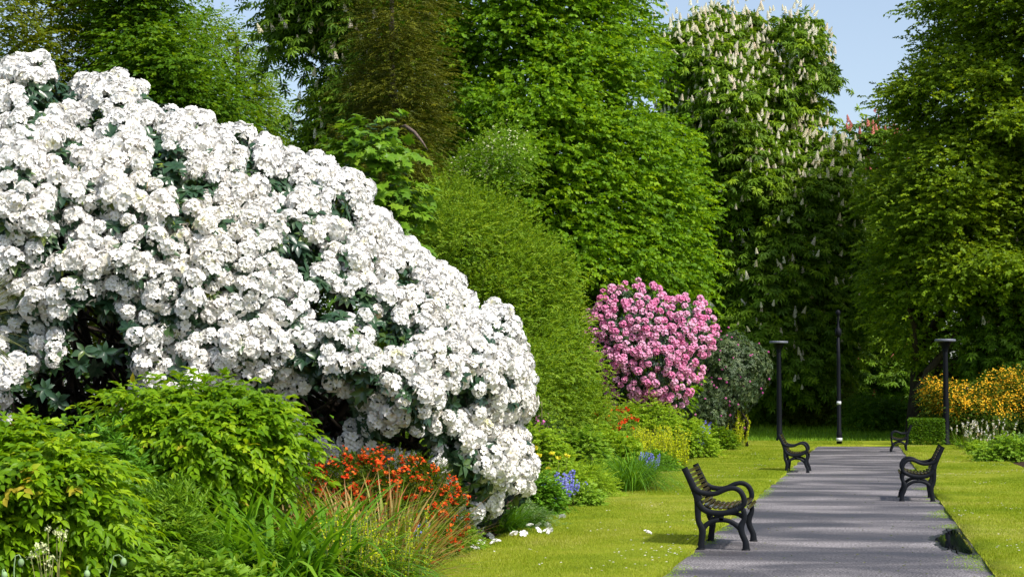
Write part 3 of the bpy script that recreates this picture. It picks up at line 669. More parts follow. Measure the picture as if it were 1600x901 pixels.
# far belt of trees closing the view under the crowns
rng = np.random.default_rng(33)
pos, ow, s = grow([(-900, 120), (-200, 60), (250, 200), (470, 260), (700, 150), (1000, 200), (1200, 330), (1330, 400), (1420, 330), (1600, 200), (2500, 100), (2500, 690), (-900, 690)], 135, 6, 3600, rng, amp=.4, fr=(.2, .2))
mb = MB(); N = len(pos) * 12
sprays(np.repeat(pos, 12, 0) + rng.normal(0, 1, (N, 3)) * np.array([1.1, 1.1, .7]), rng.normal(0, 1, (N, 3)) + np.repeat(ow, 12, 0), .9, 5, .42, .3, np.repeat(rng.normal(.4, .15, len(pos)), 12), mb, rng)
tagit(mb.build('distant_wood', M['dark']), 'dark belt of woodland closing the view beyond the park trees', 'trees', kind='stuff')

# ==================================================================== SHRUBS (generic bush)
def bush(name, label, cat, poly, D, T, mat, n, leaf, spread=(.14, .08), nsp=6, nl=7, slen=.2, tpl=DIA, seed=1, group=None, base_y=None, baseX=None, part='foliage', zb=None, **kw):
    a = dict(r0=.035, ntips=16, hang=.2, fr=(1.6, 1.6), amp=.4, tintb=.45, bark='stem', trunk_name='stems')
    a.update(kw)
    return tree(name, label, cat, poly, D, T, mat, n, leaf, spread=spread, nsp=nsp, nl=nl, slen=slen, tpl=tpl, seed=seed, group=group, baseX=baseX, crown_name=part, zb=0 if zb is None else zb, **a)
def dome(cx, by, w, h, bump=.12, seed=0, n=22):
    r = np.random.default_rng(seed); a = np.linspace(math.pi, 0, n); q = 1 + r.normal(0, bump, n) * np.sin(a) ** .5
    pts = [(cx + w / 2 * math.cos(x) * qq, by - h * max(0, math.sin(x)) ** .75 * qq) for x, qq in zip(a, q)]
    return [(cx - w * .44, by)] + pts + [(cx + w * .44, by)]

FS = bush('fine_leaved_shrub', 'tall fine leaved bright green shrub right behind the white rhododendron', 'shrub',
     [(590, 380), (640, 310), (690, 270), (730, 285), (765, 290), (800, 312), (825, 330), (850, 362), (880, 385), (900, 415), (900, 450), (908, 480), (916, 510), (932, 550), (944, 600), (965, 640), (945, 690), (820, 760), (590, 760)], 47, 3.5, M['fine'], 3000, .078, spread=(.17, .16), nsp=9, nl=9, slen=.24, seed=21, baseX=790, r0=.06, tilt=.5, wide=False, ntips=60, fr=(.55, .55), amp=.8, lw=.5, flat=.4, gap=.3, gapf=.8, extra=None)
def shoots(mat_, leaf, k, L, seed=5):
    def f(t, pos, outw, s, rng):
        m_ = np.where((s > .85) & (rng.random(len(s)) < k))[0]; mb = MB(); tw = MB()
        d = nrm(outw[m_] + np.array([0, 0, .7]) + rng.normal(0, .35, (len(m_), 3))); L_ = L * rng.uniform(.5, 1.3, len(m_))
        sprays(pos[m_] + outw[m_] * .05, d, L_, 14, leaf, leaf * .5, rng.normal(.65, .15, len(m_)), mb, rng, droop=.15, hang=0, jit=.4)
        mb.build('young_shoots', mat_, t)
    return f
def blooms(mat, size, frac, tpl=DIA, k=1, jit=.05, name='flowers', out=.05, petals=5, smin=.7, zmin=None):
    def f(t, pos, outw, s, rng):
        m_ = (s > smin) & (rng.random(len(s)) < frac); p = np.repeat(pos[m_], k, 0); ow = np.repeat(outw[m_], k, 0)
        if zmin is not None:
            mm = p[:, 2] > zmin; p, ow = p[mm], ow[mm]
        p = p + rng.normal(0, jit, p.shape) + ow * out
        mb = MB(); N = len(p); ow = nrm(ow + rng.normal(0, .35, p.shape) + np.array([0, 0, .2]))
        x = nrm(np.cross(ow, rng.normal(0, 1, p.shape))); y = np.cross(ow, x); tn = rng.uniform(0, 1, N); sc = size * rng.uniform(.75, 1.2, N)
        for j in range(petals):
            a = j * 2 * math.pi / petals; Y = x * math.cos(a) + y * math.sin(a) + ow * .35
            inst(DIA, p, Y, ow, sc * .5, sc * .42, np.clip(tn + rng.normal(0, .1, N), 0, 1), mb)
        o = mb.build(name, mat, t); o['kind'] = 'stuff'
    return f
bush('crab_apple', 'sparse shrub with pale blossom in front of the lime tree, above the fine leaved shrub', 'shrub',
     [(685, 300), (700, 250), (735, 225), (765, 200), (800, 190), (838, 208), (842, 245), (815, 262), (828, 300), (790, 330), (700, 340)], 50.5, 1.0, M['low'], 300, .07, spread=(.24, .18), nsp=5, nl=8, slen=.3, seed=22, baseX=760, r0=.05, gap=.42, gapf=1.6, extra=blooms(M['cream'], .06, .8, k=3, jit=.14), tilt=.4, wide=False)
bush('sycamore_sapling', 'young sycamore with broad lobed leaves rising above the white blossom', 'sapling',
     [(498, 232), (515, 208), (556, 188), (575, 172), (612, 172), (632, 190), (640, 215), (622, 240), (640, 262), (662, 285), (655, 330), (600, 420), (555, 420), (560, 300), (528, 262)], 27, .55, M['syc'], 150, .15, spread=(.15, .12), nsp=2, nl=6, slen=.22, tpl=MAPLE, lw=.95, seed=23, baseX=590, r0=.03, hang=.55, jit=.3, bark='stem', gap=.3, gapf=2)

shoots(M['fine'], .075, .22, .75)(*FS, np.random.default_rng(3))
def truss_tpl(nf, fl, seed, kk=5):
    """a dome of small rosettes, used for far rhododendron trusses"""
    r = np.random.default_rng(seed); V = []; F = []; tt = []
    for i in range(nf):
        u = (i + .5) / nf; th = math.acos(1 - 1.15 * u); ph = i * 2.39996
        d = np.array([math.sin(th) * math.cos(ph), math.cos(th), math.sin(th) * math.sin(ph)]); c = d * .42
        x = nrm(np.cross(d, [.3, .2, .9])); y = np.cross(d, x); k = len(V); V.append(c * .8); tt.append(.55)
        for j in range(10):
            a = j * math.pi / 5 + r.uniform(0, .2); rr = fl * (1 if j % 2 == 0 else .72); V.append(c + rr * (x * math.cos(a) + y * math.sin(a)) + d * r.uniform(.02, .12)); tt.append(0 if j % 2 == 0 else .12)
        F += [(k, k + 1 + j, k + 1 + (j + 1) % 10) for j in range(10)]
    return np.array(V), np.array(F), np.array(tt)
PT = truss_tpl(12, .25, 4)

def truss_extra(mat, size, n_big, frac, tpl, out, cat='flower_truss', smin=.75, noise=None, tint=(0, .5), nt_=None):
    def f(t, pos, outw, s, rng):
        m_ = np.where((s > smin) & (rng.random(len(s)) < frac))[0]
        # keep trusses from piling up
        keep = []; P_ = pos[m_]
        for i in range(len(m_)):
            if all(((P_[i] - P_[j]) ** 2).sum() > (size * .62) ** 2 for j in keep): keep.append(i)
        m_ = m_[keep]; rest = MB(); N = len(m_); order = np.argsort(-s[m_] - .0 * rng.random(N))
        for q, i in enumerate(m_[order]):
            mb = MB() if q < n_big else rest
            sz = size * rng.uniform(.8, 1.12); p = (pos[i] + outw[i] * out)[None]
            inst((tpl[0], tpl[1]), p, outw[i][None] + rng.normal(0, .2, (1, 3)) + np.array([0, 0, .25]), rng.normal(0, 1, (1, 3)), np.array([sz]), np.array([sz]), np.array([rng.uniform(*tint)]), mb, tpl[2])
            if q < n_big: mb.build(cat, mat, t)
        if rest.n: o = rest.build('flower_trusses', mat, t); o['kind'] = 'stuff'
    return f
def rosettes(pos, ow, ll, lw, mb, rng, k=7, tilt=.5, tintm=.45):
    N = len(pos); ow = nrm(ow + rng.normal(0, .25, ow.shape)); x = nrm(np.cross(ow, rng.normal(0, 1, ow.shape))); y = np.cross(ow, x)
    tn = np.clip(rng.normal(tintm, .18, N), 0, 1)
    for j in range(k):
        a = j * 2 * math.pi / k + rng.uniform(-.3, .3, N); sc = rng.uniform(.7, 1.15, N)
        Y = x * np.cos(a)[:, None] + y * np.sin(a)[:, None] + ow * rng.uniform(-.1, tilt, N)[:, None] - np.array([0, 0, .25])
        inst(LEAF, pos - ow * .02, Y, ow, ll * sc, lw * sc, np.clip(tn + rng.normal(0, .1, N), 0, 1), mb)

def rhodo(name, label, poly, D, T, n, mat, seed, ll, lw, baseX, extra, holes=(), gap=0., gapf=1., stems=30, zb=0., R=None, tm=.45):
    rng = np.random.default_rng(seed); b0 = P(baseX, 640, D); b0[2] = zb
    t = thing(name, label, 'shrub', b0)
    pos, ow, s = grow(poly, D, T, n, rng, amp=.3, fr=(1.1, 1.1), seed=seed, gap=gap, gapf=gapf, holes=holes, s_front=.7, R=R)
    mb = MB(); rosettes(pos - ow * .04, ow, ll, lw, mb, rng, tintm=tm); mb.build('foliage', mat, t)
    mb = MB()
    for i in rng.choice(np.where(np.abs(s) < .85)[0], stems, replace=False):
        b1_ = b0 + rng.normal(0, .35, 3) * np.array([1, 1, 0]); tube(mb, crook(b1_, pos[i] - ow[i] * .05, rng, 8, .05, .05), np.linspace(.05, .008, 8), 6)
    mb.build('branches', M['bark'], t, smooth=True)
    extra(t, pos, ow, s, rng)
    return t
rhodo('pink_rhododendron', 'rounded rhododendron covered in pink flower trusses', 
      [(908, 505), (930, 484), (942, 462), (972, 445), (1005, 443), (1030, 456), (1044, 472), (1065, 465), (1090, 470), (1112, 496), (1118, 530), (1098, 560), (1085, 600), (1062, 640), (1035, 640), (960, 640), (920, 580)], 53.5, 1.5, 1500, M['rleaf'], 41, .12, .05, 1005,
      truss_extra(M['pink'], .205, 100, .6, PT, .10, tint=(0, .42)), stems=30)
rhodo('dark_rhododendron', 'dark grey green rhododendron with few magenta buds right of the pink one',
      [(1062, 620), (1078, 570), (1090, 535), (1120, 522), (1150, 512), (1175, 528), (1200, 545), (1212, 570), (1205, 600), (1188, 625), (1165, 650), (1150, 690), (1130, 699), (1060, 700)], 65, 1.9, 2400, M['dleaf'], 42, .12, .045, 1130,
      truss_extra(M['magenta'], .07, 40, .05, PT, .1, tint=(0, .8)), tm=.55)
bush('magenta_azalea', 'small magenta flowering shrub peeping out right of the white blossom', 'shrub', dome(846, 738, 56, 118, seed=2), 40, .5, M['dark'], 140, .05, seed=43, extra=blooms(M['magenta'], .07, .5, k=2))

# orange azalea bank on the right, white flowered clump, low plants
bush('orange_azalea', 'broad azalea covered in orange yellow flowers at the right edge', 'shrub',
     [(1432, 605), (1450, 590), (1480, 592), (1515, 600), (1540, 585), (1570, 575), (1600, 580), (1680, 560), (1800, 600), (1800, 700), (1500, 700), (1455, 665)], 68.6, 2.0, M['azalea'], 1700, .07, spread=(.18, .12), nsp=6, nl=7, seed=44, baseX=1580, r0=.05, extra=blooms(M['orange'], .065, .8, k=11, jit=.12, out=.12, zmin=1.1), tintb=.4, tilt=.3)
bush('azalea_seedling', 'small loose orange azalea leaning out left of the right hand post', 'shrub',
     [(1438, 620), (1445, 605), (1460, 598), (1474, 606), (1476, 640), (1465, 670), (1450, 668), (1455, 640)], 68, .5, M['azalea'], 120, .05, seed=45, extra=blooms(M['orange'], .08, .7, k=4, jit=.08))

# clipped hedge block
p0 = G(1422, 697); w = 1.15; h = .93; dpt = .9
t = thing('clipped_hedge', 'clipped square green hedge block behind the farthest bench', 'hedge', p0 + np.array([w / 2, dpt / 2, 0]))
rng = np.random.default_rng(46); n = 9000; q = rng.random((n, 3)) * np.array([w, dpt, h]); f = rng.integers(0, 5, n)
q[f == 0, 1] = 0; q[f == 1, 0] = 0; q[f == 2, 0] = w; q[f == 3, 2] = h; q[f == 4, 1] = rng.random((f == 4).sum()) * dpt
q += rng.normal(0, .02, q.shape); mb = MB(); q += p0; N = n
inst(DIA, q, rng.normal(0, 1, (N, 3)) + np.array([0, -.4, .4]), rng.normal(0, .6, (N, 3)) + np.array([0, -.4, .7]), .055, .04, rng.normal(.45, .18, N), mb)
mb.build('foliage', M['maple'], t)
mb = MB()
for i in range(14):
    a = p0 + np.array([rng.uniform(.2, w - .2), rng.uniform(.2, dpt - .2), 0]); tube(mb, crook(a, a + np.array([rng.normal(0, .1), rng.normal(0, .1), h * .9]), rng), np.linspace(.02, .006, 6), 5)
mb.build('stems', M['bark'], t)

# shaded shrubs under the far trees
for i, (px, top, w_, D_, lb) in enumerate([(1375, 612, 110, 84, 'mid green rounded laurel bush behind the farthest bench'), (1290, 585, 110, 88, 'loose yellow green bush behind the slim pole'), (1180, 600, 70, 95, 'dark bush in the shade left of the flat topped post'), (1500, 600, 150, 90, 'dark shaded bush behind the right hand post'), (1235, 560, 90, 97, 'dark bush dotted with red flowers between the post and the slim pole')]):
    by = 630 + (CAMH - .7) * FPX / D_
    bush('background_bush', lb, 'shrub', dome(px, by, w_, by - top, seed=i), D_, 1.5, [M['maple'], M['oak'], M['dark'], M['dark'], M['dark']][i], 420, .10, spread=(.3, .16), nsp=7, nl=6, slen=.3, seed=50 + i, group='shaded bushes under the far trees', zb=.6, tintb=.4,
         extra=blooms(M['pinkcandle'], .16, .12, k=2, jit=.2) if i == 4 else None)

# ==================================================================== WHITE RHODODENDRON
def floret_tpl():
    V = [(0, 0, 0)]; T = [.80]; n = 15
    for j in range(n):
        a = j * 2 * math.pi / n; r = .40 if j % 3 else .34; V.append((r * math.cos(a), .36, r * math.sin(a))); T.append(.08)
    for j in range(n):
        k = j % 3; a = (j + (0, -.25, .25)[k]) * 2 * math.pi / n; r = (.66, 1.0, 1.0)[k]; V.append((r * math.cos(a), (.60, .50, .46)[k], r * math.sin(a))); T.append((.06, 0, 0)[k])
    F = [(0, 1 + j, 1 + (j + 1) % n) for j in range(n)]
    for j in range(n):
        a, b_ = 1 + j, 1 + (j + 1) % n; F += [(a, a + n, b_ + n), (a, b_ + n, b_)]
    return np.array(V, float), np.array(F), np.array(T)
FT = floret_tpl()
WP = [(-260, 330), (-180, 180), (-80, 150), (0, 110), (35, 88), (70, 88), (100, 125), (125, 140), (140, 115), (200, 122), (235, 150), (262, 170), (315, 178), (340, 205), (370, 200), (425, 225), (450, 240), (500, 250), (545, 275), (572, 290), (575, 325), (610, 345), (620, 375), (655, 395), (665, 412), (700, 418), (720, 455), (745, 490), (772, 478), (795, 490), (810, 530), (820, 560), (828, 610), (834, 640), (804, 662), (826, 700), (830, 735), (820, 778), (790, 800), (752, 832), (722, 830), (640, 800), (560, 790), (300, 860), (-260, 900)]
rng = np.random.default_rng(77); D0, T0 = 21.2, 3.2
HOLES = [(150, 560, 62, 105, 1.), (95, 640, 95, 75, 1.), (215, 640, 60, 60, .9), (210, 388, 38, 22, .95), (285, 288, 40, 12, .85), (270, 300, 60, 8, .5), (530, 470, 60, 18, .95), (590, 480, 40, 22, .8), (480, 560, 32, 30, .85), (505, 650, 62, 52, .97), (545, 665, 60, 40, .75), (690, 600, 18, 60, .6), (650, 660, 40, 22, .6), (680, 720, 50, 16, .6), (430, 430, 40, 12, .6), (440, 330, 24, 10, .6), (395, 500, 16, 40, .5), (410, 575, 28, 14, .6), (720, 690, 26, 30, .6), (20, 560, 40, 10, .5), (380, 600, 25, 40, .4), (120, 155, 16, 14, .9), (740, 555, 45, 14, .6), (600, 520, 50, 32, .95), (700, 535, 22, 34, .9), (565, 600, 40, 26, .95), (742, 618, 30, 26, .92), (762, 705, 24, 26, .9), (660, 500, 28, 16, .6), (450, 505, 26, 18, .7), (640, 690, 56, 24, .93), (790, 590, 18, 24, .7), (780, 530, 24, 14, .6), (330, 560, 22, 16, .6), (250, 470, 24, 14, .5)]
b0 = P(330, 700, D0); b0[2] = 0
wr = thing('white_rhododendron', 'huge domed rhododendron smothered in white flower trusses filling the left of the picture', 'shrub', b0)
# trusses, Poisson spaced
pos, ow, s = grow(WP, D0, T0, 12000, rng, amp=.17, fr=(.9, .9), seed=5, gap=.36, gapf=2.9, holes=HOLES, s_front=.86, s_back=.12, R=330, smin=.9)
keep = []; cell = {}; md = .122
for i in range(len(pos)):
    c = tuple(np.floor(pos[i] / md).astype(int)); ok = True
    for a in (-1, 0, 1):
        for b_ in (-1, 0, 1):
            for e in (-1, 0, 1):
                for j in cell.get((c[0] + a, c[1] + b_, c[2] + e), ()):
                    if ((pos[i] - pos[j]) ** 2).sum() < md * md: ok = False
    if ok: cell.setdefault(c, []).append(i); keep.append(i)
pos, ow, s = pos[keep], ow[keep], s[keep]
def white_truss(mb, p, o, sz, r, cream):
    nf = r.integers(14, 19); i = np.arange(nf); th = np.arccos(1 - r.uniform(.85, 1.2) * (i + .4) / nf) + r.normal(0, .16, nf); ph = i * 2.39996 + r.normal(0, .15, nf)
    o = nrm(o + r.normal(0, .2, 3) + np.array([0, 0, .12])); x = nrm(np.cross(o, r.normal(0, 1, 3))); y = np.cross(o, x)
    d = o * np.cos(th)[:, None] + x * (np.sin(th) * np.cos(ph))[:, None] + y * (np.sin(th) * np.sin(ph))[:, None]
    c = p + d * sz * .50 * r.uniform(.82, 1.2, (nf, 1)); dd = nrm(d + r.normal(0, .16, d.shape)); fl = sz * .315 * r.uniform(.85, 1.15, nf)
    V, F, T = FT; Z = nrm(np.cross(dd, r.normal(0, 1, d.shape)))
    tv = V[None] + r.normal(0, .065, (nf, len(V), 3)); X = nrm(np.cross(dd, Z)); Z = np.cross(X, dd)
    W = (c[:, None] + tv[..., 0:1] * (X * fl[:, None])[:, None] + tv[..., 1:2] * (dd * fl[:, None] * .75)[:, None] + tv[..., 2:3] * (Z * fl[:, None])[:, None])
    mb.add(W.reshape(-1, 3), (F[None] + (i * len(V))[:, None, None]).reshape(-1, 3), np.clip(T[None] + np.abs(r.normal(cream, .1, (nf, 1))) + (r.random((nf, 1)) < .02) * .4, 0, 1).ravel())
rest = MB(); vis = (pos - CP) @ FH
sx = ((pos - CP) @ RT) / vis * FPX + 800; inside = (sx > 10) & (s > .85)
order = np.argsort(np.where(inside, vis, 99)); big = set(order[:100].tolist())
for i in range(len(pos)):
    sz = .138 * rng.uniform(.72, 1.3); cream = .04 + .36 * float(vn(pos[i] * .8, 3)) ** 2 + (.12 if rng.random() < .1 else 0)
    if i in big:
        mb = MB(); white_truss(mb, pos[i], ow[i], sz, rng, cream); mb.build('flower_truss', M['white'], wr)
    else: white_truss(rest, pos[i], ow[i], sz, rng, cream)
o = rest.build('flower_trusses', M['white'], wr); o['kind'] = 'stuff'
# leaves: a collar of leaves under each truss and free rosettes between
mb = MB(); rosettes(pos - ow * .03, ow, .13, .07, mb, rng, k=7, tilt=.15)
HC = [h for h in HOLES if h[2] > 50 and h[4] >= .9]
pl, ol, sl = grow(WP, D0, T0 - .04, 4600, rng, amp=.17, fr=(.9, .9), seed=5, s_front=.62, s_back=.1, R=330, smin=.8, holes=[(h[0], h[1] + 5, h[2] * .95, h[3] * .95, .93) for h in HC])
rosettes(pl, ol, .13, .074, mb, rng, k=8, tilt=.6)
mb.build('foliage', M['rleaf'], wr)
mb = MB()
for i in range(11):
    a = P(90 + 55 * i + rng.uniform(-20, 20), 700, D0 + rng.uniform(-.9, .6)); a[2] = 0
    tp = P(60 + 62 * i + rng.normal(0, 90), rng.uniform(360, 500) + 18 * max(0, i - 3), D0 + rng.uniform(-1.4, .9)); tube(mb, crook(a, tp, rng, 10, .09, .0), np.linspace(.10, .03, 10), 8)
for i in rng.choice(len(pos), 150, replace=False):
    a = P(rng.uniform(60, 700), 640, D0 + rng.uniform(-.8, .8)); a[2] = rng.uniform(0, 1.4); tube(mb, crook(a, pos[i] - ow[i] * .12, rng, 8, .05, -.02), np.linspace(.035, .006, 8), 5)
mb.build('branches', M['bark'], wr, smooth=True)
# fallen blossoms on the lawn edge
for k_, (px, py, lb) in enumerate([(804, 835, 'crumpled white blossom at the foot of the strap leaved clump'), (820, 834, 'white blossom just right of the crumpled one by the strap leaves'), (844, 822, 'largest fallen white blossom on the lawn edge'), (860, 830, 'white blossom lying alone right of the largest fallen one'), (879, 808, 'small white blossom below the bluebells'), (765, 839, 'white blossom on bare soil under the shrub tip'), (778, 846, 'white petals on the lawn edge right of the soil'), (753, 848, 'white petals on the soil left of the others'), (1011, 833, 'single white blossom out in the middle of the left lawn'), (851, 811, 'tiny white petals above the largest fallen blossom'), (743, 857, 'white petals nearest the red flowered shrub')]):
    p = G(px, py, LZ + .02); mb = MB(); r_ = np.random.default_rng(k_ + 300); m_ = 3 if 'largest' in lb else 2
    for j in range(m_):
        dd = nrm(np.array([r_.normal(0, .5), r_.normal(0, .5), .8])); c = p + np.array([r_.normal(0, .05) * (m_ > 2), r_.normal(0, .08), .0])
        inst((FT[0], FT[1]), c[None], dd[None], r_.normal(0, 1, (1, 3)), np.array([.05]), np.array([.05]), np.array([.02]), mb, FT[2])
    o = mb.build('fallen_blossom', M['white'], None, base=p); tagit(o, lb, 'blossom', 'fallen white blossoms')

# ==================================================================== FOREGROUND PLANTS
bush('kerria_shrub', 'bright yellow green leafy shrub in front of the dark hollow and trunks, left of centre', 'shrub',
     [(165, 625), (190, 600), (215, 590), (245, 600), (270, 585), (300, 578), (335, 588), (370, 585), (400, 592), (428, 615), (450, 632), (462, 660), (476, 690), (450, 735), (430, 785), (220, 800), (160, 740), (175, 690), (162, 655)], 15.8, .75, M['shrub'], 620, .085, spread=(.10, .045), nsp=4, nl=8, slen=.22, tpl=LEAF, seed=61, hang=.45, droop=.5, fr=(2.5, 4), amp=.4, tilt=.3, lw=.5, baseX=320, bark='redstem', ntips=40, r0=.012, flat=.6, jit=.28, R=150)
bush('kerria_shrub', 'large yellow green leafy shrub at the left edge with bronze young tips', 'shrub',
     [(-220, 640), (-60, 620), (0, 655), (20, 630), (45, 640), (70, 640), (85, 655), (115, 655), (135, 690), (170, 700), (185, 740), (225, 775), (200, 800), (238, 830), (215, 870), (170, 900), (170, 1010), (-220, 1010)], 12.8, .8, M['shrub'], 800, .082, spread=(.09, .04), nsp=4, nl=8, slen=.21, tpl=LEAF, seed=62, hang=.45, droop=.5, fr=(2.5, 4.5), amp=.4, tilt=.3, lw=.52, baseX=30, bark='redstem', ntips=40, r0=.012, flat=.6, jit=.28, R=170)
bush('peony_plant', 'glossy deeper green peony leaves between the two yellow green shrubs', 'plant',
     [(125, 680), (140, 655), (175, 660), (205, 680), (215, 710), (225, 745), (215, 800), (130, 800), (120, 720)], 14.6, .4, M['peony'], 190, .075, spread=(.05, .04), nsp=3, nl=8, slen=.12, tpl=LEAF, seed=63, hang=.1, flat=.5, lw=.3, baseX=170, r0=.008, tilt=.5, wide=False)
bush('phlox_plant', 'fresh green upright leafy plants between the left shrub and the arching strap leaves', 'plant',
     [(190, 790), (215, 765), (250, 760), (290, 765), (320, 790), (330, 860), (300, 900), (190, 900), (200, 850)], 14.0, .35, M['low'], 230, .07, spread=(.05, .05), nsp=3, nl=8, slen=.12, tpl=LEAF, seed=64, hang=-.2, flat=.4, lw=.26, baseX=255, r0=.008, tilt=.9, wide=False)
bush('poppy_foliage', 'low pale green leafy ground plants along the bottom edge', 'plant',
     [(130, 880), (180, 868), (240, 875), (300, 862), (345, 872), (385, 880), (400, 905), (395, 985), (120, 985)], 12.4, .4, M['low'], 330, .075, spread=(.07, .03), nsp=3, nl=6, slen=.12, tpl=LEAF, seed=65, hang=0, lw=.5, baseX=270, r0=.008, tilt=.3, tintb=.6)

def tuft(name, label, centers, D_, mat, n, L, W, lean=(.1, .9), curve=(.6, 1.8), seed=1, tint=(.45, .2), rb=.12, cat='plant', group=None, seg=6, tiptint=0., az=None, zb=0., part='leaves', tiptfrac=1.):
    rng = np.random.default_rng(seed); cs = [P(cx, 700, d_) for cx, d_ in centers]
    b = np.mean(cs, 0); b[2] = zb; t = thing(name, label, cat, b, group); mb = MB()
    for c in cs:
        c = c.copy(); c[2] = zb; m_ = n // len(cs)
        a = rng.uniform(0, 2 * math.pi, m_) if az is None else rng.normal(az[0], az[1], m_); r = rb * np.sqrt(rng.random(m_))
        base = c + np.stack([r * np.cos(a), r * np.sin(a), 0 * a], -1)
        k = rng.random(m_); tt = np.clip(rng.normal(*([tint[0], tint[1]]), m_), 0, 1)
        Z = (rng.random(m_) < tiptfrac) * tiptint
        blades(base, a + rng.normal(0, .35, m_), L * rng.uniform(.65, 1.15, m_), W * rng.uniform(.7, 1.2, m_), lean[0] + (lean[1] - lean[0]) * k, curve[0] + (curve[1] - curve[0]) * rng.random(m_), tt, mb, seg=seg, tiptint=Z)
    mb.build(part, mat, t); return t
tuft('daylily_clump', 'broad clump of arching bright green strap leaves in the lower foreground', [(310, 14.7), (370, 14.4), (430, 14.4), (480, 14.4), (380, 15.2), (440, 15.2), (520, 14.0), (420, 13.6), (480, 13.7), (340, 13.9)], 15, M['blade'], 2900, 1.22, .042, lean=(.05, 1.15), curve=(1.1, 2.8), seed=71, tint=(.42, .17), rb=.16, seg=8)
tuft('iris_clump', 'iris clump with brown and red tipped leaves in front of the red flowered shrub', [(590, 15.2), (560, 15.3), (525, 15.9), (450, 16.3), (605, 15.6), (390, 16.3), (615, 15.0)], 17, M['iris'], 900, .92, .034, lean=(.0, 1.1), curve=(.2, 1.1), seed=72, tint=(.45, .22), rb=.16, tiptint=.5, tiptfrac=.6)
tuft('strap_leaf_clump', 'dark green strap leaves drooping under the right tip of the white shrub', [(785, 21.8), (800, 22.3), (815, 22.6), (770, 21.9)], 22, M['blade'], 420, .55, .022, lean=(.1, .9), curve=(.8, 2.0), seed=73, tint=(.2, .12), rb=.12)
tuft('sword_leaf_clump', 'upright green sword leaves behind the arching clump, under the yellow green shrub', [(270, 16.2), (300, 16.3), (340, 16.4), (245, 16.)], 16, M['blade'], 170, .85, .03, lean=(.0, .35), curve=(.0, .4), seed=74, tint=(.4, .15), rb=.12)
# cordyline leaves reaching in from the left
p = P(-62, 510, 13.6); b0 = p.copy(); b0[2] = 0
t = thing('cordyline', 'cordyline whose narrow leaf tips reach in at the left edge over the white blossom', 'plant', b0)
mb = MB(); tube(mb, [b0, (b0 + p) / 2 + np.array([.03, 0, 0]), p], [.07, .055, .05], 9); mb.build('trunk', M['bark'], t, smooth=True)
rng = np.random.default_rng(75); n = 260; a = rng.uniform(0, 6.28, n); mb = MB()
blades(np.repeat(p[None], n, 0), a, rng.uniform(.5, .72, n), .018, rng.uniform(.4, 1.9, n), rng.uniform(0, .6, n), rng.uniform(.2, .9, n), mb, seg=6); mb.build('leaves', M['cordy'], t)

bush('red_azalea', 'low rounded shrub with orange red flower heads below the white blossom', 'shrub',
     [(488, 735), (500, 718), (530, 706), (575, 703), (620, 706), (660, 712), (695, 728), (715, 748), (728, 775), (734, 805), (722, 845), (700, 868), (600, 870), (500, 860), (480, 780)], 18.6, .85, M['azalea'], 620, .045, spread=(.06, .04), nsp=5, nl=7, slen=.08, tpl=DIA, seed=81, lw=.32, baseX=610, r0=.012, ntips=40, tilt=.5, fr=(2.5, 2.5), R=110, wide=False, hang=.0,
     extra=blooms(M['redp'], .034, .60, k=11, jit=.016, out=.07, petals=6, smin=.8))
def spikes(name, label, spots, D_, h, n, mat, seed, fl=.02, rb=.12, cat='plant', group=None, per=16, leafmat='low', nleaf=60, start=.35, leafL=.2, lean=.12, blob=False, zb=0.):
    rng = np.random.default_rng(seed); cs = [P(x, 700, d_) for x, d_ in spots]; b = np.mean(cs, 0); b[2] = zb
    t = thing(name, label, cat, b, group); ms, mf = MB(), MB()
    for c in cs:
        c = c.copy(); c[2] = zb
        for i in range(n // len(cs)):
            r = rb * math.sqrt(rng.random()); a = rng.uniform(0, 6.28); p0 = c + np.array([r * math.cos(a), r * math.sin(a), 0]); H = h * rng.uniform(.45, 1.2)
            tip = p0 + np.array([rng.normal(0, lean), rng.normal(0, lean), 1]) * H
            tube(ms, [p0, (p0 + tip) / 2 + rng.normal(0, .01, 3), tip], [.004, .003, .002], 4)
            tt = rng.uniform(start, 1.0, per); q = p0 + (tip - p0) * tt[:, None]; aa = rng.uniform(0, 6.28, per); Yv = np.stack([np.cos(aa), np.sin(aa), .1 + 0 * aa], -1)
            inst(DIA, q, Yv, rng.normal(0, .5, (per, 3)) + np.array([0, 0, .6]), fl * (1.25 - .6 * tt), fl * .9 * (1.25 - .6 * tt), rng.uniform(0, 1, per), mf)
            inst(DIA, q, np.stack([-Yv[:, 1], Yv[:, 0], 0 * aa + .5], -1), Yv, fl, fl * .8, rng.uniform(0, 1, per), mf)
        if nleaf:
            m_ = nleaf // len(cs) + 1; a = rng.uniform(0, 6.28, m_)
            blades(c + np.stack([rb * np.cos(a), rb * np.sin(a), 0 * a], -1) * rng.random((m_, 1)), a, leafL * rng.uniform(.6, 1.2, m_), .02, rng.uniform(.1, .8, m_), rng.uniform(.4, 1.4, m_), rng.uniform(.2, .8, m_), LB := MB())
            LB.build('leaves', M[leafmat], t) if c is cs[0] or True else None
    ms.build('stems', M['stem'], t); o = mf.build('flowers', mat, t); o['kind'] = 'stuff'
    return t
spikes('lime_spike_plant', 'fine yellow green flower spikes rising through the edge of the strap leaves', [(560, 13.6), (590, 13.7), (615, 14.0), (540, 13.6), (630, 14.4), (600, 14.2), (575, 13.9), (640, 14.8)], 15, .62, 130, M['ygreen'], 91, fl=.018, per=26, nleaf=40, start=.3)
spikes('bluebell_clump', 'small bluebells among the brown tipped iris leaves', [(640, 16.4), (656, 16.3), (663, 16.5)], 16, .40, 9, M['blue'], 92, fl=.03, rb=.06, per=12, start=.75, nleaf=0)
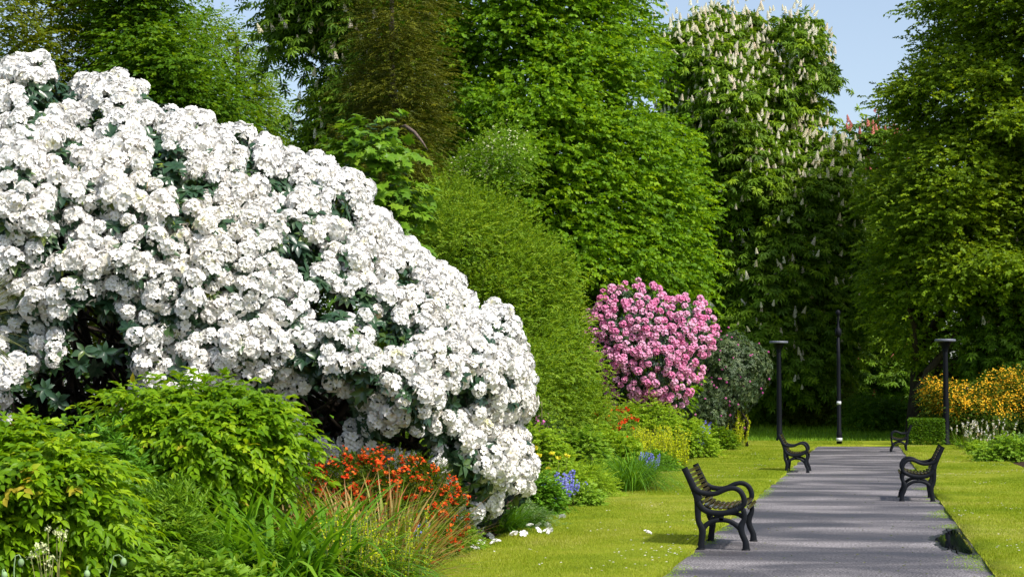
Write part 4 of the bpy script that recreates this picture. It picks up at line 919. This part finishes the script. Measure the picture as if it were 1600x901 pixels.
# umbel heads, drooping poppy buds at the bottom left
t = thing('cream_umbel_plant', 'slender stems with cream yellow flower heads at the lower left', 'plant', (*P(85, 900, 11.2)[:2], 0)); ms, mf = MB(), MB(); rng = np.random.default_rng(93)
for px, py in ((75, 826), (95, 836), (88, 830), (57, 864), (60, 853), (72, 858), (66, 852), (83, 870), (78, 880), (100, 833), (48, 868)):
    tip = P(px, py, 11.2); b = P(px * .5 + 42, 960, 11.2 + rng.normal(0, .05)); tube(ms, [b, (b + tip) / 2 + rng.normal(0, .008, 3), tip], [.004, .003, .002], 5)
    q = tip + rng.normal(0, .012, (16, 3)); mf = MB(); inst(DIA, q, rng.normal(0, 1, (16, 3)), rng.normal(0, 1, (16, 3)), .017, .014, rng.uniform(0, .6, 16), mf); mf.build('flower_head', M['cream'], t)
    ms.build('stem', M['stem'], t); ms = MB()
for i, (pts, lb) in enumerate([([(22, 960), (22, 885), (24, 868), (30, 866), (33, 872)], 'nodding poppy bud on a bent pale stem, second from the left edge'), ([(166, 960), (170, 900), (178, 868), (186, 866), (193, 871)], 'rightmost nodding poppy bud with the longest arched stem'), ([(135, 960), (135, 900), (136, 886), (137, 884), (136, 890)], 'poppy bud facing straight down between the two arched ones'), ([(3, 960), (3, 900), (4, 890), (6, 889), (7, 892)], 'poppy bud cut by the left edge')]):
    P3 = P(np.array([a for a, _ in pts], float), np.array([b_ for _, b_ in pts], float), np.full(5, 11.3)); t = thing('poppy_bud', lb, 'flower bud', P3[0], 'nodding poppy buds')
    mb = MB(); tt = np.linspace(0, 4, 17); q = np.stack([np.interp(tt, range(5), P3[:, j]) for j in range(3)], -1); tube(mb, q, .0035, 6); mb.build('stem', M['bud'], t, smooth=True)
    mb = MB(); e = P3[-1]; lathe(mb, [(0, 0), (.010, -.006), (.018, -.02), (.018, -.034), (.010, -.048), (0, -.054)], e + np.array([0, 0, .004]), 10); mb.build('bud', M['bud'], t, smooth=True)

# ==================================================================== MID BORDER
def low(name, label, cx, by, w, h, mat, n, leaf, seed, **kw):
    D_ = dist_row(by + 0.0); T_ = min(1.2, w / 2 * D_ / FPX)
    k = D_ / FPX
    a = dict(spread=(.07, .05), nsp=4, nl=6, slen=.12, hang=.15, baseX=cx, r0=.01, tilt=.4, fr=(2, 2), tintb=.70); a.update(kw)
    return bush(name, label, a.pop('cat', 'plant'), dome(cx, by, w, h, seed=seed), D_, T_, mat, n, leaf, seed=seed, **a)
Lm = [
 ('leafy_perennial', 'tall light green perennial mound directly right of the white blossom', 850, 768, 105, 108, 'bedg', 420, .075, {}),
 ('leafy_perennial', 'pale jagged leaved mound in the middle of the border', 912, 750, 95, 85, 'low', 360, .075, dict(tpl=MAPLE, lw=1.)),
 ('leafy_perennial', 'feathery bright green plant near the lawn edge left of the dark grass clump', 925, 778, 85, 62, 'bedg', 380, .05, dict(lw=.25)),
 ('leafy_perennial', 'low star shaped leafy plant at the lawn edge right of the bluebells', 905, 792, 75, 38, 'low', 170, .09, dict(tpl=LEAF, lw=.35)),
 ('leafy_perennial', 'bushy green plant at the foot of the white shrub below the yellow flowers', 845, 806, 70, 70, 'peony', 300, .055, {}),
 ('variegated_plant', 'small white edged leaves at the lawn edge by the strap leaves', 832, 826, 50, 42, 'bedb', 160, .045, dict(tintb=.8, lw=.3)),
 ('geranium_mound', 'deeply cut green geranium mound left of the dark grass clump', 945, 735, 110, 70, 'bedg', 460, .08, dict(tpl=MAPLE, lw=1.)),
 ('leafy_perennial', 'wide sunlit lime green mound below the pink rhododendron', 1010, 716, 150, 96, 'bedg', 700, .075, dict(tintb=.7)),
 ('leafy_perennial', 'bright green mound under the fine leaved shrub', 960, 722, 90, 80, 'low', 360, .07, {}),
 ('leafy_perennial', 'rounded green leafy mound in front of the dark rhododendron', 1075, 716, 100, 68, 'bedg', 500, .075, {}),
 ('leafy_perennial', 'low green plants at the far lawn edge under the yellow spikes', 1118, 704, 72, 42, 'maple', 300, .07, {}),
 ('leafy_perennial', 'small dark green mound at the lawn corner below the blue flowers', 1030, 738, 60, 34, 'peony', 200, .06, {}),
 ('brown_seedhead_plant', 'brownish stems with seed heads in front of the dark rhododendron', 1095, 700, 70, 48, 'oak', 200, .05, dict(lw=.2)),
 ('red_leaved_plant', 'patch of glossy dark red leaves above the dark grass clump', 968, 724, 38, 42, 'redleaf', 45, .13, dict(tpl=LEAF, lw=.8)),
 ('leafy_perennial', 'fresh green leafy tangle beside the soil below the red flowered shrub', 712, 862, 60, 40, 'low', 200, .05, dict(lw=.35)),
 ('leafy_perennial', 'dark green leafy filler behind the bluebells', 880, 780, 80, 64, 'bedg', 300, .06, {}),
]
for i, (nm, lb, cx, by, w_, h_, mt, n_, lf, kw) in enumerate(Lm): low(nm, lb, cx, by, w_, h_, M[mt], n_, lf, 110 + i, group='green plants of the border' if nm == 'leafy_perennial' else None, **kw)
D1 = dist_row(770)
tuft('ornamental_grass', 'dark drooping grass clump beside the lawn near the red leaves', [(985, D1), (993, D1 + 1), (975, D1 + .5), (1000, D1 + 2)], D1, M['blade'], 1100, 1.25, .016, lean=(.05, .8), curve=(1.3, 2.7), seed=131, tint=(.25, .2), rb=.16)
def sp(px, by): return (px, dist_row(by))
spikes('bluebell_clump', 'pale bluebells at the lawn edge left of centre, the nearer of two groups', [sp(864, 800), sp(870, 802), sp(858, 798)], 0, .42, 40, M['blue'], 141, fl=.035, rb=.13, per=12, start=.6, nleaf=50)
spikes('bluebell_clump', 'pale bluebells right beside a broad pale leaf, behind the nearer group', [sp(888, 794), sp(896, 792), sp(904, 792), sp(882, 796)], 0, .45, 44, M['blue'], 142, fl=.035, rb=.13, per=12, start=.6, nleaf=50)
spikes('bluebell_clump', 'violet blue flowers between the dark grass and the yellow spikes', [sp(1018, 745), sp(1013, 747)], 0, .42, 30, M['blue'], 143, fl=.05, rb=.13, per=16, start=.7, nleaf=20)
spikes('bluebell_clump', 'far blue flower spikes in front of the dark rhododendron', [sp(1095, 709), sp(1098, 709)], 0, .85, 20, M['blue'], 144, fl=.07, rb=.15, per=16, start=.6, nleaf=10)
spikes('yellow_spike_plant', 'large stand of yellow green spikes right of the red leaves', [sp(1010, 733), sp(1025, 731), sp(1040, 730), sp(1052, 730), sp(995, 728), sp(1035, 727), sp(1015, 728)], 0, .82, 240, M['ygreen'], 145, fl=.045, rb=.38, per=30, start=.15, nleaf=90, leafL=.35)
spikes('yellow_spike_plant', 'farther stand of yellow green spikes at the far end of the border', [sp(1128, 699), sp(1136, 699), sp(1120, 699), sp(1142, 699)], 0, 1.25, 100, M['ygreen'], 146, fl=.055, rb=.6, per=30, start=.2, nleaf=60, leafL=.5)
spikes('red_crocosmia', 'small patch of orange red flowers above the border below the fine leaved shrub', [sp(935, 728), sp(955, 726), sp(970, 724), sp(980, 722)], 0, 1.2, 36, M['redp'], 147, fl=.09, rb=.3, per=5, start=.93, nleaf=40, leafL=.6)
spikes('welsh_poppy', 'yellow flowers beside the bluebells near the white blossom', [sp(858, 788)], 0, .72, 7, M['yellow'], 148, fl=.06, rb=.25, per=7, start=.96, nleaf=10)
spikes('welsh_poppy', 'three yellow flowers on the green mound left of the dark grass', [sp(944, 771)], 0, .42, 4, M['yellow'], 149, fl=.05, rb=.08, per=6, start=.95, nleaf=6)
# right border
spikes('white_campion', 'arching clump with small white flowers in front of the orange azalea', [sp(1505, 703), sp(1520, 704), sp(1540, 705), sp(1560, 704)], 0, .85, 60, M['white'], 151, fl=.05, rb=.35, per=5, start=.8, nleaf=260, leafL=.8, leafmat='maple', lean=.25)
low('leafy_perennial', 'pale green leafy plants at the edge of the right hand border', 1575, 722, 110, 42, M['low'], 330, .08, 152, spread=(.12, .06))
low('leafy_perennial', 'small yellow green plants at the left end of the right hand border', 1528, 711, 40, 24, M['bedg'], 130, .06, 153)
low('leafy_perennial', 'pale leaved plant cut by the right edge of the picture', 1600, 712, 60, 36, M['bedb'], 160, .08, 154)

# ==================================================================== LIGHT
EL, AZ = 51, 126   # azimuth measured from +Y towards +X
sd = Vector((math.sin(rad(AZ)) * math.cos(rad(EL)), math.cos(rad(AZ)) * math.cos(rad(EL)), math.sin(rad(EL))))
s_ = bpy.data.lights.new('sun', 'SUN'); s_.energy = 3.3; s_.angle = rad(4); s_.color = (1, .95, .87)
so = bpy.data.objects.new('sun', s_); COL.objects.link(so); so.rotation_euler = sd.to_track_quat('Z', 'Y').to_euler(); so.location = (30, -10, 40)
w = bpy.data.worlds.new('World'); scene.world = w; w.use_nodes = True; nt = w.node_tree; nt.nodes.clear()
sk = nt.nodes.new('ShaderNodeTexSky'); sk.sky_type = 'NISHITA'; sk.sun_disc = False; sk.sun_elevation = rad(EL); sk.sun_rotation = rad(AZ)
sk.air_density = 1.0; sk.dust_density = 1.6; sk.ozone_density = 2.0
bg = nt.nodes.new('ShaderNodeBackground'); bg.inputs[1].default_value = .135; wo = nt.nodes.new('ShaderNodeOutputWorld')
hs = nt.nodes.new('ShaderNodeHueSaturation'); hs.inputs['Saturation'].default_value = .80; hs.inputs['Value'].default_value = .80
nt.links.new(sk.outputs[0], hs.inputs['Color']); nt.links.new(hs.outputs[0], bg.inputs[0]); nt.links.new(bg.outputs[0], wo.inputs[0])
vs = scene.view_settings; vs.view_transform = 'Standard'; vs.look = 'None'; vs.gamma = 1; vs.use_curve_mapping = False; vs.exposure = .78
scene.display_settings.display_device = 'sRGB'
scene.cycles.max_bounces = 6; scene.cycles.diffuse_bounces = 3; scene.cycles.transmission_bounces = 4; scene.cycles.glossy_bounces = 2; scene.cycles.transparent_max_bounces = 4
